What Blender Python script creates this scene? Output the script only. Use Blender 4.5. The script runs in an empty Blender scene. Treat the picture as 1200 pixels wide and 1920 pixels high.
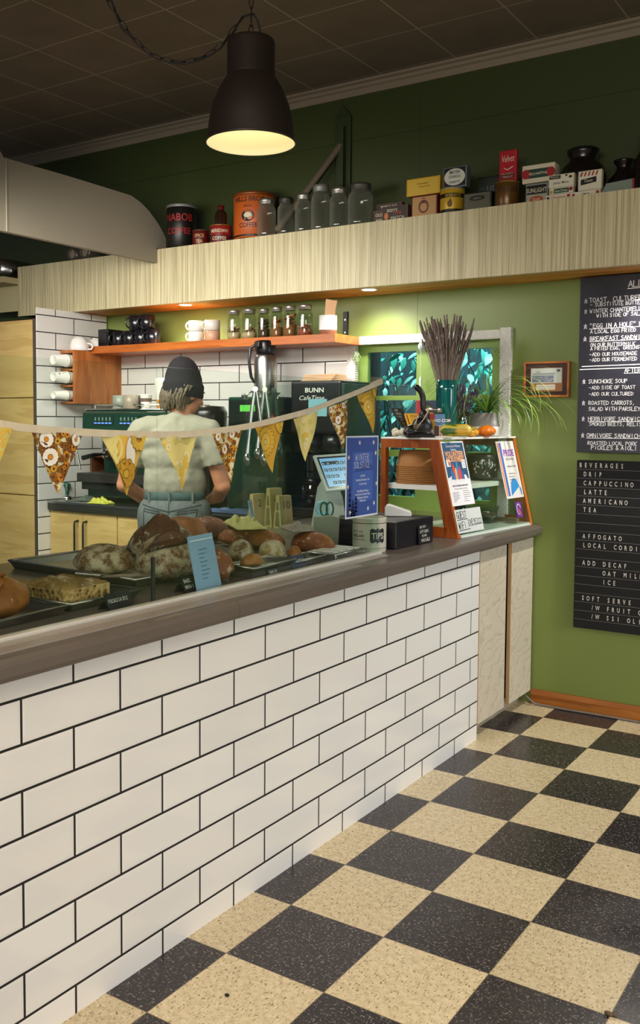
import bpy, bmesh, math, random
from mathutils import Vector, Matrix, noise
random.seed(7)
PI = math.pi
sc = bpy.context.scene
C = sc.collection

# ------------------------------------------------------------------ helpers
def H(h):
    h = h.lstrip('#')
    out = []
    for i in (0, 2, 4):
        c = int(h[i:i + 2], 16) / 255
        out.append(c / 12.92 if c <= .04045 else ((c + .055) / 1.055) ** 2.4)
    return (*out, 1)

class NT:
    """tiny node-tree builder"""
    def __init__(s, name):
        s.m = bpy.data.materials.new(name); s.m.use_nodes = True
        s.t = s.m.node_tree; s.t.nodes.clear()
        s.out = s.t.nodes.new('ShaderNodeOutputMaterial')
        s.co = s.t.nodes.new('ShaderNodeTexCoord').outputs['Object']
    def n(s, typ, ins=None, **kw):
        nd = s.t.nodes.new('ShaderNode' + typ)
        for k, v in kw.items(): setattr(nd, k, v)
        for k, v in (ins or {}).items():
            if isinstance(v, bpy.types.NodeSocket): s.t.links.new(v, nd.inputs[k])
            else: nd.inputs[k].default_value = v
        return nd
    def math(s, op, a, b=None, c=None):
        ins = {0: a}
        if b is not None: ins[1] = b
        if c is not None: ins[2] = c
        return s.n('Math', ins, operation=op).outputs[0]
    def mapping(s, loc=(0, 0, 0), rot=(0, 0, 0), scale=(1, 1, 1), vec=None):
        return s.n('Mapping', {0: vec or s.co, 1: loc, 2: rot, 3: scale}).outputs[0]
    def ramp(s, fac, stops, interp='LINEAR'):
        r = s.n('ValToRGB', {0: fac}); cr = r.color_ramp; cr.interpolation = interp
        while len(cr.elements) < len(stops): cr.elements.new(.5)
        for e, (p, c) in zip(cr.elements, stops): e.position = p; e.color = c
        return r.outputs[0]
    def mix(s, fac, a, b, mode='MIX'):
        nd = s.n('Mix', data_type='RGBA', blend_type=mode)
        for i, v in ((0, fac), (6, a), (7, b)):
            if isinstance(v, bpy.types.NodeSocket): s.t.links.new(v, nd.inputs[i])
            else: nd.inputs[i].default_value = v
        return nd.outputs[2]
    def noise(s, scale, vec=None, detail=3, rough=.5):
        return s.n('TexNoise', {'Vector': vec or s.co, 'Scale': scale, 'Detail': detail, 'Roughness': rough}).outputs[0]
    def bump(s, h, strength=.3, dist=.01):
        return s.n('Bump', {'Strength': strength, 'Distance': dist, 'Height': h}).outputs[0]
    def bsdf(s, **kw):
        ins = {k.replace('_', ' '): v for k, v in kw.items()}
        b = s.n('BsdfPrincipled', ins)
        s.t.links.new(b.outputs[0], s.out.inputs[0])
        return s.m

_mats = {}
def mat(col, rough=.5, metal=0, var=0, vs=8, bump=0, bs=60, coat=0, emit=0, spec=.5):
    """plain procedural material: colour varied by noise, optional noise bump"""
    key = (col, rough, metal, var, vs, bump, bs, coat, emit, spec)
    if key in _mats: return _mats[key]
    t = NT('surface_' + col.strip('#'))
    c = H(col)
    if var:
        dk = tuple(x * (1 - var) for x in c[:3]) + (1,); lt = tuple(min(1, x * (1 + var * .6)) for x in c[:3]) + (1,)
        c = t.ramp(t.noise(vs), [(.3, dk), (.7, lt)])
    kw = dict(Base_Color=c, Roughness=rough, Metallic=metal, Coat_Weight=coat)
    kw['Specular_IOR_Level'] = spec
    if bump: kw['Normal'] = t.bump(t.noise(bs), bump, .004)
    if emit: kw['Emission_Color'] = H(col); kw['Emission_Strength'] = emit
    ins = {k.replace('_', ' ') if k != 'Specular_IOR_Level' else 'Specular IOR Level': v for k, v in kw.items()}
    b = t.n('BsdfPrincipled', ins); t.t.links.new(b.outputs[0], t.out.inputs[0])
    _mats[key] = t.m
    return t.m

def wood(name, c1, c2, axis='Z', scale=1.0, rough=.45, ring=14):
    t = NT(name)
    st = {'X': (.12, 1, 1), 'Y': (1, .12, 1), 'Z': (1, 1, .12)}[axis]
    v = t.mapping(scale=tuple(a * scale for a in st))
    w = t.noise(ring, v, 5, .6)
    g = t.noise(ring * 12, t.mapping(scale=tuple(a * scale * (1 if a == 1 else .3) for a in st)), 2, .5)
    f = t.math('FRACT', t.math('MULTIPLY', w, 6.0))
    col = t.ramp(f, [(0, H(c1)), (.75, H(c2)), (1, H(c1))])
    col = t.mix(t.math('MULTIPLY', g, .35), col, H(c2))
    b = t.n('BsdfPrincipled', {'Base Color': col, 'Roughness': rough, 'Normal': t.bump(g, .08, .002)})
    t.t.links.new(b.outputs[0], t.out.inputs[0])
    return t.m

def glass(name, tint='#ffffff', ior=1.45, rough=.01, extra=0.0):
    t = NT(name)
    fc = t.n('LayerWeight', {0: .5}).outputs['Facing']
    r0 = ((ior - 1) / (ior + 1)) ** 2 * .6 + extra
    fr = t.math('MULTIPLY_ADD', t.math('POWER', fc, 4.5), .8, r0)
    a = t.n('BsdfTransparent', {0: H(tint)}).outputs[0]
    g = t.n('BsdfGlossy', {'Color': (1, 1, 1, 1), 'Roughness': rough}).outputs[0]
    m = t.n('MixShader', {0: fr, 1: a, 2: g})
    t.t.links.new(m.outputs[0], t.out.inputs[0])
    return t.m

class MB:
    """collects shapes and links them as ONE mesh object"""
    def __init__(s): s.V = []; s.F = []; s.I = []; s.S = []; s.mats = []; s.M = Matrix(); s.mi = 0
    def use(s, m):
        if m not in s.mats: s.mats.append(m)
        s.mi = s.mats.index(m); return s
    def at(s, M): s.M = M; return s
    def add(s, V, F, smooth=False):
        o = len(s.V)
        s.V += [s.M @ Vector(v) for v in V]
        for f in F: s.F.append([i + o for i in f]); s.I.append(s.mi); s.S.append(smooth)
        return s
    def box(s, x0, y0, z0, x1, y1, z1, bev=0):
        if bev:
            bm = bmesh.new(); bmesh.ops.create_cube(bm, size=1)
            for v in bm.verts:
                v.co = Vector(((x0 + x1) / 2 + v.co.x * (x1 - x0), (y0 + y1) / 2 + v.co.y * (y1 - y0), (z0 + z1) / 2 + v.co.z * (z1 - z0)))
            bmesh.ops.bevel(bm, geom=bm.edges[:], offset=bev, segments=2, affect='EDGES', profile=.6)
            bm.verts.index_update()
            s.add([v.co.copy() for v in bm.verts], [[v.index for v in f.verts] for f in bm.faces]); bm.free()
            return s
        V = [(x, y, z) for z in (z0, z1) for y in (y0, y1) for x in (x0, x1)]
        return s.add(V, [(0, 2, 3, 1), (4, 5, 7, 6), (0, 1, 5, 4), (2, 6, 7, 3), (0, 4, 6, 2), (1, 3, 7, 5)])
    def lathe(s, prof, n=32, c=(0, 0, 0), sq=(1, 1), cap=True, smooth=True):
        V = []; F = []
        for r, z in prof:
            for k in range(n):
                a = 2 * PI * k / n
                V.append((c[0] + r * sq[0] * math.cos(a), c[1] + r * sq[1] * math.sin(a), c[2] + z))
        for j in range(len(prof) - 1):
            for k in range(n):
                a, b = j * n + k, j * n + (k + 1) % n
                F.append((a, b, b + n, a + n))
        s.add(V, F, smooth)
        if cap:
            if prof[0][0] > 1e-5: s.add(V[:n], [list(range(n))[::-1]])
            if prof[-1][0] > 1e-5: s.add(V[-n:], [list(range(n))])
        return s
    def cyl(s, c, r, h, n=28, bev=0.0):
        b = bev or min(r, abs(h)) * .06
        return s.lathe([(r - b, 0), (r, b), (r, h - b), (r - b, h)], n, c)
    def tube(s, pts, r, n=8, closed=False):
        P = [Vector(p) for p in pts]; m = len(P)
        rr = r if isinstance(r, (list, tuple)) else [r] * m
        V = []; F = []; up = None
        for i, p in enumerate(P):
            if closed: d = P[(i + 1) % m] - P[i - 1]
            else: d = P[min(i + 1, m - 1)] - P[max(i - 1, 0)]
            d = d.normalized() if d.length > 1e-9 else Vector((0, 0, 1))
            if up is None:
                up = d.orthogonal().normalized()
            else:
                up = up - d * up.dot(d)
                up = up.normalized() if up.length > 1e-6 else d.orthogonal().normalized()
            q = d.cross(up)
            for k in range(n):
                a = 2 * PI * k / n
                V.append(p + (up * math.cos(a) + q * math.sin(a)) * rr[i])
        for j in range(m if closed else m - 1):
            for k in range(n):
                a, b = j * n + k, j * n + (k + 1) % n
                jn = ((j + 1) % m) * n
                F.append((a, b, jn + (k + 1) % n, jn + k))
        s.add(V, F, True)
        if not closed: s.add(V[:n], [list(range(n))[::-1]]); s.add(V[-n:], [list(range(n))])
        return s
    def ell(s, c, r, n=20, m=12):
        V = [(c[0], c[1], c[2] - r[2])]; F = []
        for j in range(1, m):
            t = -PI / 2 + PI * j / m
            for k in range(n):
                a = 2 * PI * k / n
                V.append((c[0] + r[0] * math.cos(t) * math.cos(a), c[1] + r[1] * math.cos(t) * math.sin(a), c[2] + r[2] * math.sin(t)))
        V.append((c[0], c[1], c[2] + r[2])); e = len(V) - 1
        for k in range(n):
            F.append((0, 1 + (k + 1) % n, 1 + k)); b = 1 + (m - 2) * n
            F.append((e, b + k, b + (k + 1) % n))
        for j in range(m - 2):
            for k in range(n):
                a, b = 1 + j * n + k, 1 + j * n + (k + 1) % n
                F.append((a, b, b + n, a + n))
        return s.add(V, F, True)
    def poly(s, pts, smooth=False): return s.add(pts, [list(range(len(pts)))], smooth)
    def prism(s, pts, h, M=None):
        """2D polygon in XY extruded by h along Z, optionally placed by M"""
        n = len(pts)
        V = [(x, y, 0) for x, y in pts] + [(x, y, h) for x, y in pts]
        if M: V = [M @ Vector(v) for v in V]
        F = [list(range(n))[::-1], list(range(n, 2 * n))] + [(i, (i + 1) % n, n + (i + 1) % n, n + i) for i in range(n)]
        return s.add(V, F)
    def disc(s, x, y, r, z=0, n=14, sy=1, rot=0):
        return s.poly([(x + r * math.cos(2 * PI * k / n + rot), y + r * sy * math.sin(2 * PI * k / n + rot), z) for k in range(n)])
    def rect(s, x0, y0, x1, y1, z=0): return s.poly([(x0, y0, z), (x1, y0, z), (x1, y1, z), (x0, y1, z)])
    def text(s, txt, size, x=0, y=0, z=0, align='L', sx=1.0, wrap=None, shear=0, bold=0):
        """flat lettering in the local XY plane; wrap = radius of a cylinder it bends around"""
        V, F = text_geo(txt, bold)
        w = max((v[0] for v in V), default=0)
        off = {'L': 0, 'C': -w / 2, 'R': -w}[align]
        out = []
        for vx, vy in V:
            px = x + (vx + off + shear * vy) * size * sx; py = y + vy * size
            if wrap: out.append((wrap * math.sin(px / wrap), py, wrap * math.cos(px / wrap) - wrap + z))
            else: out.append((px, py, z))
        return s.add(out, F)
    def hand(s, txt, size, x=0, y=0, z=0, th=.09, jit=.05, sp=.78, sx=1.0, ul=False, rnd=None):
        """hand lettering drawn stroke by stroke in the local XY plane"""
        rnd = rnd or random; cx = x
        for ch in txt.upper():
            if ch == ' ': cx += size * .5 * sx; continue
            for st in GL.get(ch, []):
                P = [(cx + (a / 4 + rnd.uniform(-jit, jit)) * size * .62 * sx, y + (b / 6 + rnd.uniform(-jit, jit)) * size) for a, b in st]
                s.stroke(P, size * th, z)
            cx += size * sp * sx
        if ul: s.stroke([(x - size * .1, y - size * .22), (cx, y - size * .14)], size * th, z)
        return cx
    def stroke(s, P, w, z=0):
        for (x0, y0), (x1, y1) in zip(P, P[1:]):
            d = Vector((x1 - x0, y1 - y0)); L = d.length
            if L < 1e-6: continue
            d /= L; n = Vector((-d.y, d.x)) * w / 2; e = d * w * .35
            s.poly([(x0 - e.x - n.x, y0 - e.y - n.y, z), (x1 + e.x - n.x, y1 + e.y - n.y, z), (x1 + e.x + n.x, y1 + e.y + n.y, z), (x0 - e.x + n.x, y0 - e.y + n.y, z)])
        return s
    def build(s, name, m=None, parent=None, loc=None, rotz=0):
        me = bpy.data.meshes.new(name)
        me.from_pydata([tuple(v) for v in s.V], [], s.F)
        if m and not s.mats: s.mats = [m]
        for q in s.mats: me.materials.append(q)
        me.polygons.foreach_set('material_index', s.I if s.mats else [0] * len(s.I))
        me.polygons.foreach_set('use_smooth', s.S)
        me.update()
        o = bpy.data.objects.new(name, me); C.objects.link(o)
        if loc is not None: o.location = loc
        if rotz: o.rotation_euler = (0, 0, rotz)
        if parent: o.parent = parent
        return o

_txt = {}
def text_geo(txt, bold=0):
    if (txt, bold) in _txt: return _txt[(txt, bold)]
    cu = bpy.data.curves.new('lettering', 'FONT'); cu.body = txt; cu.resolution_u = 2; cu.offset = bold
    ob = bpy.data.objects.new('lettering', cu)
    me = ob.to_mesh()
    V = [(v.co.x, v.co.y) for v in me.vertices]; F = [list(p.vertices) for p in me.polygons]
    ob.to_mesh_clear(); bpy.data.objects.remove(ob); bpy.data.curves.remove(cu)
    _txt[(txt, bold)] = (V, F)
    return V, F

GL = {'A': [[(0, 0), (2, 6), (4, 0)], [(.8, 2.2), (3.2, 2.2)]], 'B': [[(0, 0), (0, 6), (3, 5.6), (3, 3.5), (0, 3), (3.6, 2.4), (3.4, .4), (0, 0)]],
      'C': [[(4, 5.2), (2.4, 6), (.4, 4.6), (.2, 1.6), (2, 0), (4, .8)]], 'D': [[(0, 0), (0, 6), (3, 5), (4, 3), (3, .8), (0, 0)]],
      'E': [[(4, 6), (0, 6), (0, 0), (4, 0)], [(0, 3), (3, 3.2)]], 'F': [[(4, 6), (0, 6), (0, 0)], [(0, 3), (3, 3.2)]],
      'G': [[(4, 5.2), (2.2, 6), (.2, 4), (.4, 1), (2.4, 0), (4, 1), (4, 2.8), (2.2, 2.8)]], 'H': [[(0, 0), (0, 6)], [(4, 0), (4, 6)], [(0, 3), (4, 3)]],
      'I': [[(2, 0), (2, 6)]], 'J': [[(3, 6), (3, 1), (1.6, 0), (0, 1)]], 'K': [[(0, 0), (0, 6)], [(4, 6), (0, 2.6), (4, 0)]],
      'L': [[(0, 6), (0, 0), (4, 0)]], 'M': [[(0, 0), (.4, 6), (2, 2), (3.6, 6), (4, 0)]], 'N': [[(0, 0), (0, 6), (4, 0), (4, 6)]],
      'O': [[(2, 6), (.2, 4.4), (.2, 1.4), (2, 0), (3.8, 1.4), (3.8, 4.4), (2, 6)]], 'P': [[(0, 0), (0, 6), (3.4, 5.6), (3.6, 3.6), (0, 3)]],
      'Q': [[(2, 6), (.2, 4.4), (.2, 1.4), (2, 0), (3.8, 1.4), (3.8, 4.4), (2, 6)], [(2.4, 1.6), (4, -.4)]],
      'R': [[(0, 0), (0, 6), (3.4, 5.6), (3.4, 3.6), (0, 3), (4, 0)]], 'S': [[(3.8, 5.2), (2, 6), (.3, 4.6), (3.6, 2), (2, 0), (.1, .8)]],
      'T': [[(0, 6), (4, 6)], [(2, 6), (2, 0)]], 'U': [[(0, 6), (.2, 1), (2, 0), (3.8, 1), (4, 6)]], 'V': [[(0, 6), (2, 0), (4, 6)]],
      'W': [[(0, 6), (1, 0), (2, 4), (3, 0), (4, 6)]], 'X': [[(0, 0), (4, 6)], [(0, 6), (4, 0)]], 'Y': [[(0, 6), (2, 3), (4, 6)], [(2, 3), (2, 0)]],
      'Z': [[(0, 6), (4, 6), (0, 0), (4, 0)]], '-': [[(0, 3), (3.4, 3)]], ',': [[(1.6, .6), (1, -1)]], '.': [[(1.6, .4), (2, 0)]], '"': [[(.8, 6.4), (.6, 5)], [(2.4, 6.4), (2.2, 5)]],
      '&': [[(4, 0), (1, 5), (2.2, 6), (3, 5), (.4, 2), (1.4, 0), (4, 2.4)]], '1': [[(1, 5), (2, 6), (2, 0)]], '2': [[(.2, 5), (2, 6), (3.6, 4.4), (0, 0), (4, 0)]],
      '4': [[(3, 0), (3, 6), (0, 2), (4, 2)]], '!': [[(2, 6), (2, 2)], [(2, .6), (2, 0)]], '/': [[(0, 0), (4, 6)]], '$': [[(3.8, 5), (2, 6), (.3, 4.6), (3.6, 2), (2, 0), (.1, .8)], [(2, 7), (2, -1)]],
      '*': [[(.4, 0), (2, 6), (3.6, 0), (0, 4), (4, 4), (.4, 0)]], ':': [[(1.8, 4), (2, 3.6)], [(1.8, 1), (2, .6)]], '5': [[(3.8, 6), (.4, 6), (.2, 3.4), (3.4, 3), (3.4, .6), (.2, .2)]], '0': [[(2, 6), (.2, 4.4), (.2, 1.4), (2, 0), (3.8, 1.4), (3.8, 4.4), (2, 6)]]}

def tag(o, label, cat, group=None, kind=None):
    o['label'] = label; o['category'] = cat
    if group: o['group'] = group
    if kind: o['kind'] = kind
    return o
def struct(o): o['kind'] = 'structure'; return o
def thing(name, label, cat, loc=(0, 0, 0), rotz=0, group=None):
    o = bpy.data.objects.new(name, None); C.objects.link(o)
    o.location = loc; o.rotation_euler = (0, 0, rotz); o.empty_display_size = .05
    return tag(o, label, cat, group)
def dup(root, loc, rotz, label, group=None):
    r = root.copy(); C.objects.link(r); r.location = loc; r.rotation_euler = (0, 0, rotz); r['label'] = label
    if group: r['group'] = group
    for ch in list(root.children):
        c = ch.copy(); C.objects.link(c); c.parent = r
        for g in list(ch.children):
            d = g.copy(); C.objects.link(d); d.parent = c
    return r
def frame(o, xd, yd):
    """matrix whose local X, Y lie along xd, yd with origin o"""
    x = Vector(xd).normalized(); y = Vector(yd); y = (y - x * y.dot(x)).normalized(); z = x.cross(y)
    M = Matrix((x, y, z)).transposed().to_4x4(); M.translation = Vector(o); return M
FRONT = lambda x, y, z: frame((x, y, z), (1, 0, 0), (0, 0, 1))      # a face turned to -Y
SIDE = lambda x, y, z: frame((x, y, z), (0, 1, 0), (0, 0, 1))       # a face turned to +X
def modify(o, typ, **kw):
    m = o.modifiers.new(typ.lower(), typ)
    for k, v in kw.items(): setattr(m, k, v)
    return m

# ------------------------------------------------------------------ materials of the room
T = .3048
def floor_mat():
    t = NT('checker_vinyl')
    s = t.n('SeparateXYZ', {0: t.co}); x = t.math('DIVIDE', s.outputs[0], T); y = t.math('DIVIDE', s.outputs[1], T)
    par = t.math('MODULO', t.math('ADD', t.math('ADD', t.math('FLOOR', x), t.math('FLOOR', y)), 200), 2)
    rnd = t.n('TexWhiteNoise', {'Vector': t.n('CombineXYZ', {0: t.math('FLOOR', x), 1: t.math('FLOOR', y)}).outputs[0]}, noise_dimensions='3D').outputs[0]
    big = t.noise(3, detail=4)
    fl1 = t.noise(1, t.mapping(scale=(210, 70, 1), rot=(0, 0, .15)), 2, .6)
    fl2 = t.noise(1, t.mapping(loc=(9, 3, 0), scale=(85, 230, 1), rot=(0, 0, .5)), 2, .6)
    fl3 = t.noise(55, detail=4)
    beige = t.mix(big, H('#cdba94'), H('#e0cfac'))
    beige = t.mix(t.ramp(fl3, [(.4, (0, 0, 0, 1)), (.7, (.5, .5, .5, 1))]), beige, H('#a58f6a'))
    beige = t.mix(t.ramp(fl1, [(.60, (0, 0, 0, 1)), (.64, (.9, .9, .9, 1))]), beige, H('#6f5838'))
    beige = t.mix(t.ramp(fl2, [(.62, (0, 0, 0, 1)), (.66, (.9, .9, .9, 1))]), beige, H('#efe4c8'))
    dark = t.mix(fl3, H('#201b1d'), H('#322b2e'))
    dark = t.mix(t.ramp(fl1, [(.615, (0, 0, 0, 1)), (.655, (.8, .8, .8, 1))]), dark, H('#857c78'))
    dark = t.mix(t.ramp(fl2, [(.63, (0, 0, 0, 1)), (.665, (.9, .9, .9, 1))]), dark, H('#a39b94'))
    col = t.mix(par, dark, beige)
    col = t.mix(t.math('MULTIPLY', rnd, .14), col, (0, 0, 0, 1))
    fx = t.math('FRACT', x); fy = t.math('FRACT', y)
    ed = t.math('MINIMUM', t.math('MINIMUM', fx, t.math('SUBTRACT', 1, fx)), t.math('MINIMUM', fy, t.math('SUBTRACT', 1, fy)))
    seam = t.math('LESS_THAN', ed, .0045)
    col = t.mix(t.math('MULTIPLY', seam, .7), col, H('#6d5b46'))
    return t.bsdf(Base_Color=col, Roughness=t.ramp(big, [(.3, (.2, .2, .2, 1)), (.8, (.38, .38, .38, 1))]), Normal=t.bump(fl3, .05, .002))

def tile_mat(u, u0, z0, w=.3042, h=.1037, base='#e6e3df', grout='#15120f', g=.0032, rough=.07):
    """running-bond glazed wall tile; u is the wall's horizontal axis"""
    t = NT('subway_tile')
    s = t.n('SeparateXYZ', {0: t.co})
    U = t.math('SUBTRACT', s.outputs['XYZ'.index(u)], u0 - 40 * w)
    V = t.math('DIVIDE', t.math('SUBTRACT', s.outputs[2], z0 - 40 * h), h)
    row = t.math('FLOOR', V)
    off = t.math('MULTIPLY', t.math('MODULO', row, 2), .5)
    Uw = t.math('ADD', t.math('DIVIDE', U, w), off)
    fu = t.math('FRACT', Uw); fv = t.math('FRACT', V)
    eu = t.math('MULTIPLY', t.math('MINIMUM', fu, t.math('SUBTRACT', 1, fu)), w)
    ev = t.math('MULTIPLY', t.math('MINIMUM', fv, t.math('SUBTRACT', 1, fv)), h)
    e = t.math('MINIMUM', eu, ev)
    gr = t.math('LESS_THAN', e, g)
    edge = t.ramp(t.math('DIVIDE', e, g * 3.2), [(.3, (0, 0, 0, 1)), (1, (1, 1, 1, 1))], 'EASE')
    cell = t.n('CombineXYZ', {0: t.math('FLOOR', Uw), 1: row}).outputs[0]
    rn = t.n('TexWhiteNoise', {'Vector': cell}, noise_dimensions='3D')
    col = t.mix(t.math('MULTIPLY', rn.outputs[0], .25), H(base), H('#d3cec6'))
    col = t.mix(gr, col, H(grout))
    # every tile sits at its own slight tilt
    tl = t.n('VectorMath', {0: rn.outputs[1], 1: (.5, .5, .5)}, operation='SUBTRACT').outputs[0]
    tl = t.n('VectorMath', {0: tl, 'Scale': .012}, operation='SCALE').outputs[0]
    nb = t.bump(t.math('ADD', edge, t.math('MULTIPLY', t.noise(9, detail=1), .35)), .35, .0016)
    nn = t.n('VectorMath', {0: t.n('VectorMath', {0: nb, 1: tl}, operation='ADD').outputs[0]}, operation='NORMALIZE').outputs[0]
    return t.bsdf(Base_Color=col, Roughness=t.mix(gr, (rough, rough, rough, 1), (.8, .8, .8, 1)), Normal=nn)

def fascia_mat():
    t = NT('ribbed_cream_paint')
    v = t.mapping(scale=(95, 95, 1.5)); n1 = t.noise(1, v, 3, .7)
    n2 = t.noise(1, t.mapping(scale=(33, 33, .6)), 2, .6)
    h = t.math('ADD', n1, t.math('MULTIPLY', n2, .6))
    col = t.mix(t.ramp(n1, [(.35, (0, 0, 0, 1)), (.6, (1, 1, 1, 1))]), H('#a99d78'), H('#dccfa6'))
    return t.bsdf(Base_Color=col, Roughness=.38, Normal=t.bump(h, .75, .005))

def ceil_mat():
    t = NT('ceiling_panel')
    s = t.n('SeparateXYZ', {0: t.co})
    fx = t.math('FRACT', t.math('DIVIDE', t.math('ADD', s.outputs[0], 40.83), .425)); fy = t.math('FRACT', t.math('DIVIDE', t.math('ADD', s.outputs[1], 38.747), .4))
    ed = t.math('MINIMUM', t.math('MINIMUM', fx, t.math('SUBTRACT', 1, fx)), t.math('MINIMUM', fy, t.math('SUBTRACT', 1, fy)))
    seam = t.math('LESS_THAN', ed, .008)
    col = t.mix(t.noise(5, detail=5), H('#635848'), H('#7c6f5e'))
    col = t.mix(seam, col, H('#a89c86'))
    return t.bsdf(Base_Color=col, Roughness=.8, Normal=t.bump(t.noise(90), .15, .003))

def green_mat():
    t = NT('green_wall_paint')
    s = t.n('SeparateXYZ', {0: t.co})
    col = t.mix(t.noise(2.5, detail=5), H('#6d7c3b'), H('#7a8a46'))
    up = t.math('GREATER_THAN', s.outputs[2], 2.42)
    col = t.mix(up, col, H('#39431e'))  # colour darkened above the ledge to stand in for missing light
    # panel joints of the wall boards
    j1 = t.math('LESS_THAN', t.math('ABSOLUTE', t.math('SUBTRACT', s.outputs[2], 2.932)), .003)
    j2 = t.math('LESS_THAN', t.math('ABSOLUTE', t.math('ADD', s.outputs[0], 1.103)), .0015)
    col = t.mix(t.math('MULTIPLY', t.math('MAXIMUM', j1, j2), .75), col, H('#1c2a0c'))
    return t.bsdf(Base_Color=col, Roughness=.42, Normal=t.bump(t.noise(130, detail=4), .12, .002))

WHITE = mat('#e9e6df', .35); CREAM = mat('#d8d0b8', .5, var=.06)
STEEL = mat('#b9b7b2', .28, 1, var=.08, vs=3); ALU = mat('#a9a7a2', .38, 1, var=.12, vs=12)
BLACK = mat('#15151a', .45); BLKPL = mat('#0f0f10', .3); IRON = mat('#1b1816', .5, .3)
WOODO = wood('orange_shelf_wood', '#cf7630', '#a35219', 'X', 1, .35, 5)
WOODC = wood('cabinet_front_oak', '#d3b676', '#c09f60', 'X', 1, .5, 5)
def grain_board():
    t = NT('pale_grain_board')
    sp = t.n('SeparateXYZ', {0: t.co}); w = t.noise(3.2, t.mapping(scale=(1, .8, 1.6)), 4, .55)
    lin = t.math('ADD', t.math('MULTIPLY', sp.outputs[2], 13), t.math('MULTIPLY', sp.outputs[1], -6))
    f = t.math('FRACT', t.math('ADD', lin, t.math('MULTIPLY', w, 9)))
    ln = t.ramp(f, [(.0, (1, 1, 1, 1)), (.10, (.15, .15, .15, 1)), (.8, (0, 0, 0, 1)), (1, (.6, .6, .6, 1))])
    col = t.mix(t.noise(3), H('#d3c9b6'), H('#bfb39c'))
    col = t.mix(t.math('MULTIPLY', ln, .55), col, H('#93866f'))
    return t.bsdf(Base_Color=col, Roughness=.5)
WOODP = grain_board()
WOODB = wood('pine_baseboard', '#a86828', '#834713', 'X', 1, .35, 4)
WOODS = wood('soffit_pine', '#d9a04a', '#b87a2c', 'X', 1, .5, 4)
WOODF = wood('display_frame_wood', '#a85518', '#7a350c', 'Z', 1, .38, 6)
GLASS = glass('clear_glass', '#f6fbf8'); GLASSJ = glass('jar_glass', '#e6ebe4', extra=.03)
def dusty():
    t = NT('dusty_jar_glass'); fc = t.n('LayerWeight', {0: .4}).outputs['Facing']
    d = t.n('BsdfDiffuse', {0: H('#b5b3a4')}).outputs[0]; a = t.n('BsdfTransparent', {0: H('#dfe3da')}).outputs[0]; g = t.n('BsdfGlossy', {'Roughness': .06}).outputs[0]
    m1 = t.n('MixShader', {0: t.math('MULTIPLY_ADD', fc, .45, t.math('MULTIPLY', t.noise(14, detail=4), .12)), 1: a, 2: d}).outputs[0]
    m2 = t.n('MixShader', {0: t.math('MULTIPLY_ADD', t.math('POWER', fc, 3), .5, .08), 1: m1, 2: g}); t.t.links.new(m2.outputs[0], t.out.inputs[0]); return t.m
GLASSD = dusty()
LAMINATE = mat('#635952', .30, var=.06, vs=6, bump=.04, bs=300)

# ------------------------------------------------------------------ the setting
Yw = 1.73
struct(MB().use(floor_mat()).box(-4.6, -6.2, -.05, 3.6, 1.75, 0).build('floor'))
struct(MB().use(ceil_mat()).box(-4.6, -6.2, 3.235, 3.6, 1.75, 3.28).build('ceiling'))
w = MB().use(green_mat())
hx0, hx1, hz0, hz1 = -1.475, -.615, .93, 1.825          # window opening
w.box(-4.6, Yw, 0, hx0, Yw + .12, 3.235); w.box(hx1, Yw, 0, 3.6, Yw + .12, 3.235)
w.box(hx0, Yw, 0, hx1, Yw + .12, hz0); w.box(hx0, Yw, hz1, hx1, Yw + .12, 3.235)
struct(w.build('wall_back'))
struct(MB().use(tile_mat('X', -1.822, 1.738)).box(-3.38, Yw - .012, .9, -1.521, Yw, 1.86).build('trim_1'))
struct(MB().use(tile_mat('Y', 1.277, 1.838)).box(-3.391, 1.13, .0, -3.38, Yw - .012, 2.087).build('wall_left'))
b = MB().use(WOODB)
b.prism([(0, 0), (.022, 0), (.022, .05), (.014, .066), (.012, .072), (0, .072)], 4.036, frame((3.6, Yw, 0), (0, -1, 0), (0, 0, 1)))
struct(b.build('baseboard_back'))
c = MB().use(mat('#8a7d6a', .6))
prof = [(0, 0), (.012, 0), (.018, .03), (.03, .036), (.034, .05), (.05, .055), (.056, .066), (0, .066)]
c.prism(prof, 8.2, frame((3.6, Yw, 3.169), (0, -1, 0), (0, 0, 1)))
struct(c.build('trim_2'))
# fascia with the shelf top and the pine soffit under it
f = MB().use(fascia_mat()).box(-3.9, 1.42, 2.088, 3.6, 1.455, 2.412)
f.use(mat('#b9ae90', .6)).box(-3.9, 1.455, 2.385, 3.6, Yw, 2.412)
struct(f.build('trim_3'))
struct(MB().use(WOODS).box(-3.9, 1.455, 2.09, 3.6, Yw, 2.11).build('trim_4'))
struct(MB().use(mat('#c9bd92', .5)).box(-4.6, 1.46, 2.13, -3.9, 1.5, 2.34).build('trim_5'))
# white ceiling bulkhead panel with a rounded end, notched over the fascia
p = MB().use(mat('#8f8676', .5, var=.05, vs=2))
pts = [(-1.6, 2.332), (1.415, 2.332), (1.415, 2.418), (1.495, 2.418), (1.495, 2.487), (1.47, 2.52), (1.44, 2.552), (1.40, 2.585), (1.345, 2.625), (1.28, 2.658), (1.20, 2.682), (.72, 2.69), (.31, 2.69), (.27, 2.74), (.2, 2.86), (-.2, 3.235), (-1.6, 3.235)]
p.prism(pts, .035, frame((-2.695, 0, 0), (0, 1, 0), (0, 0, 1)))
struct(p.build('trim_6'))
j = MB().use(mat('#a59c88', .5)); j.box(-2.659, .318, 2.334, -2.655, .324, 2.69)
struct(j.build('trim_7'))

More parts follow.
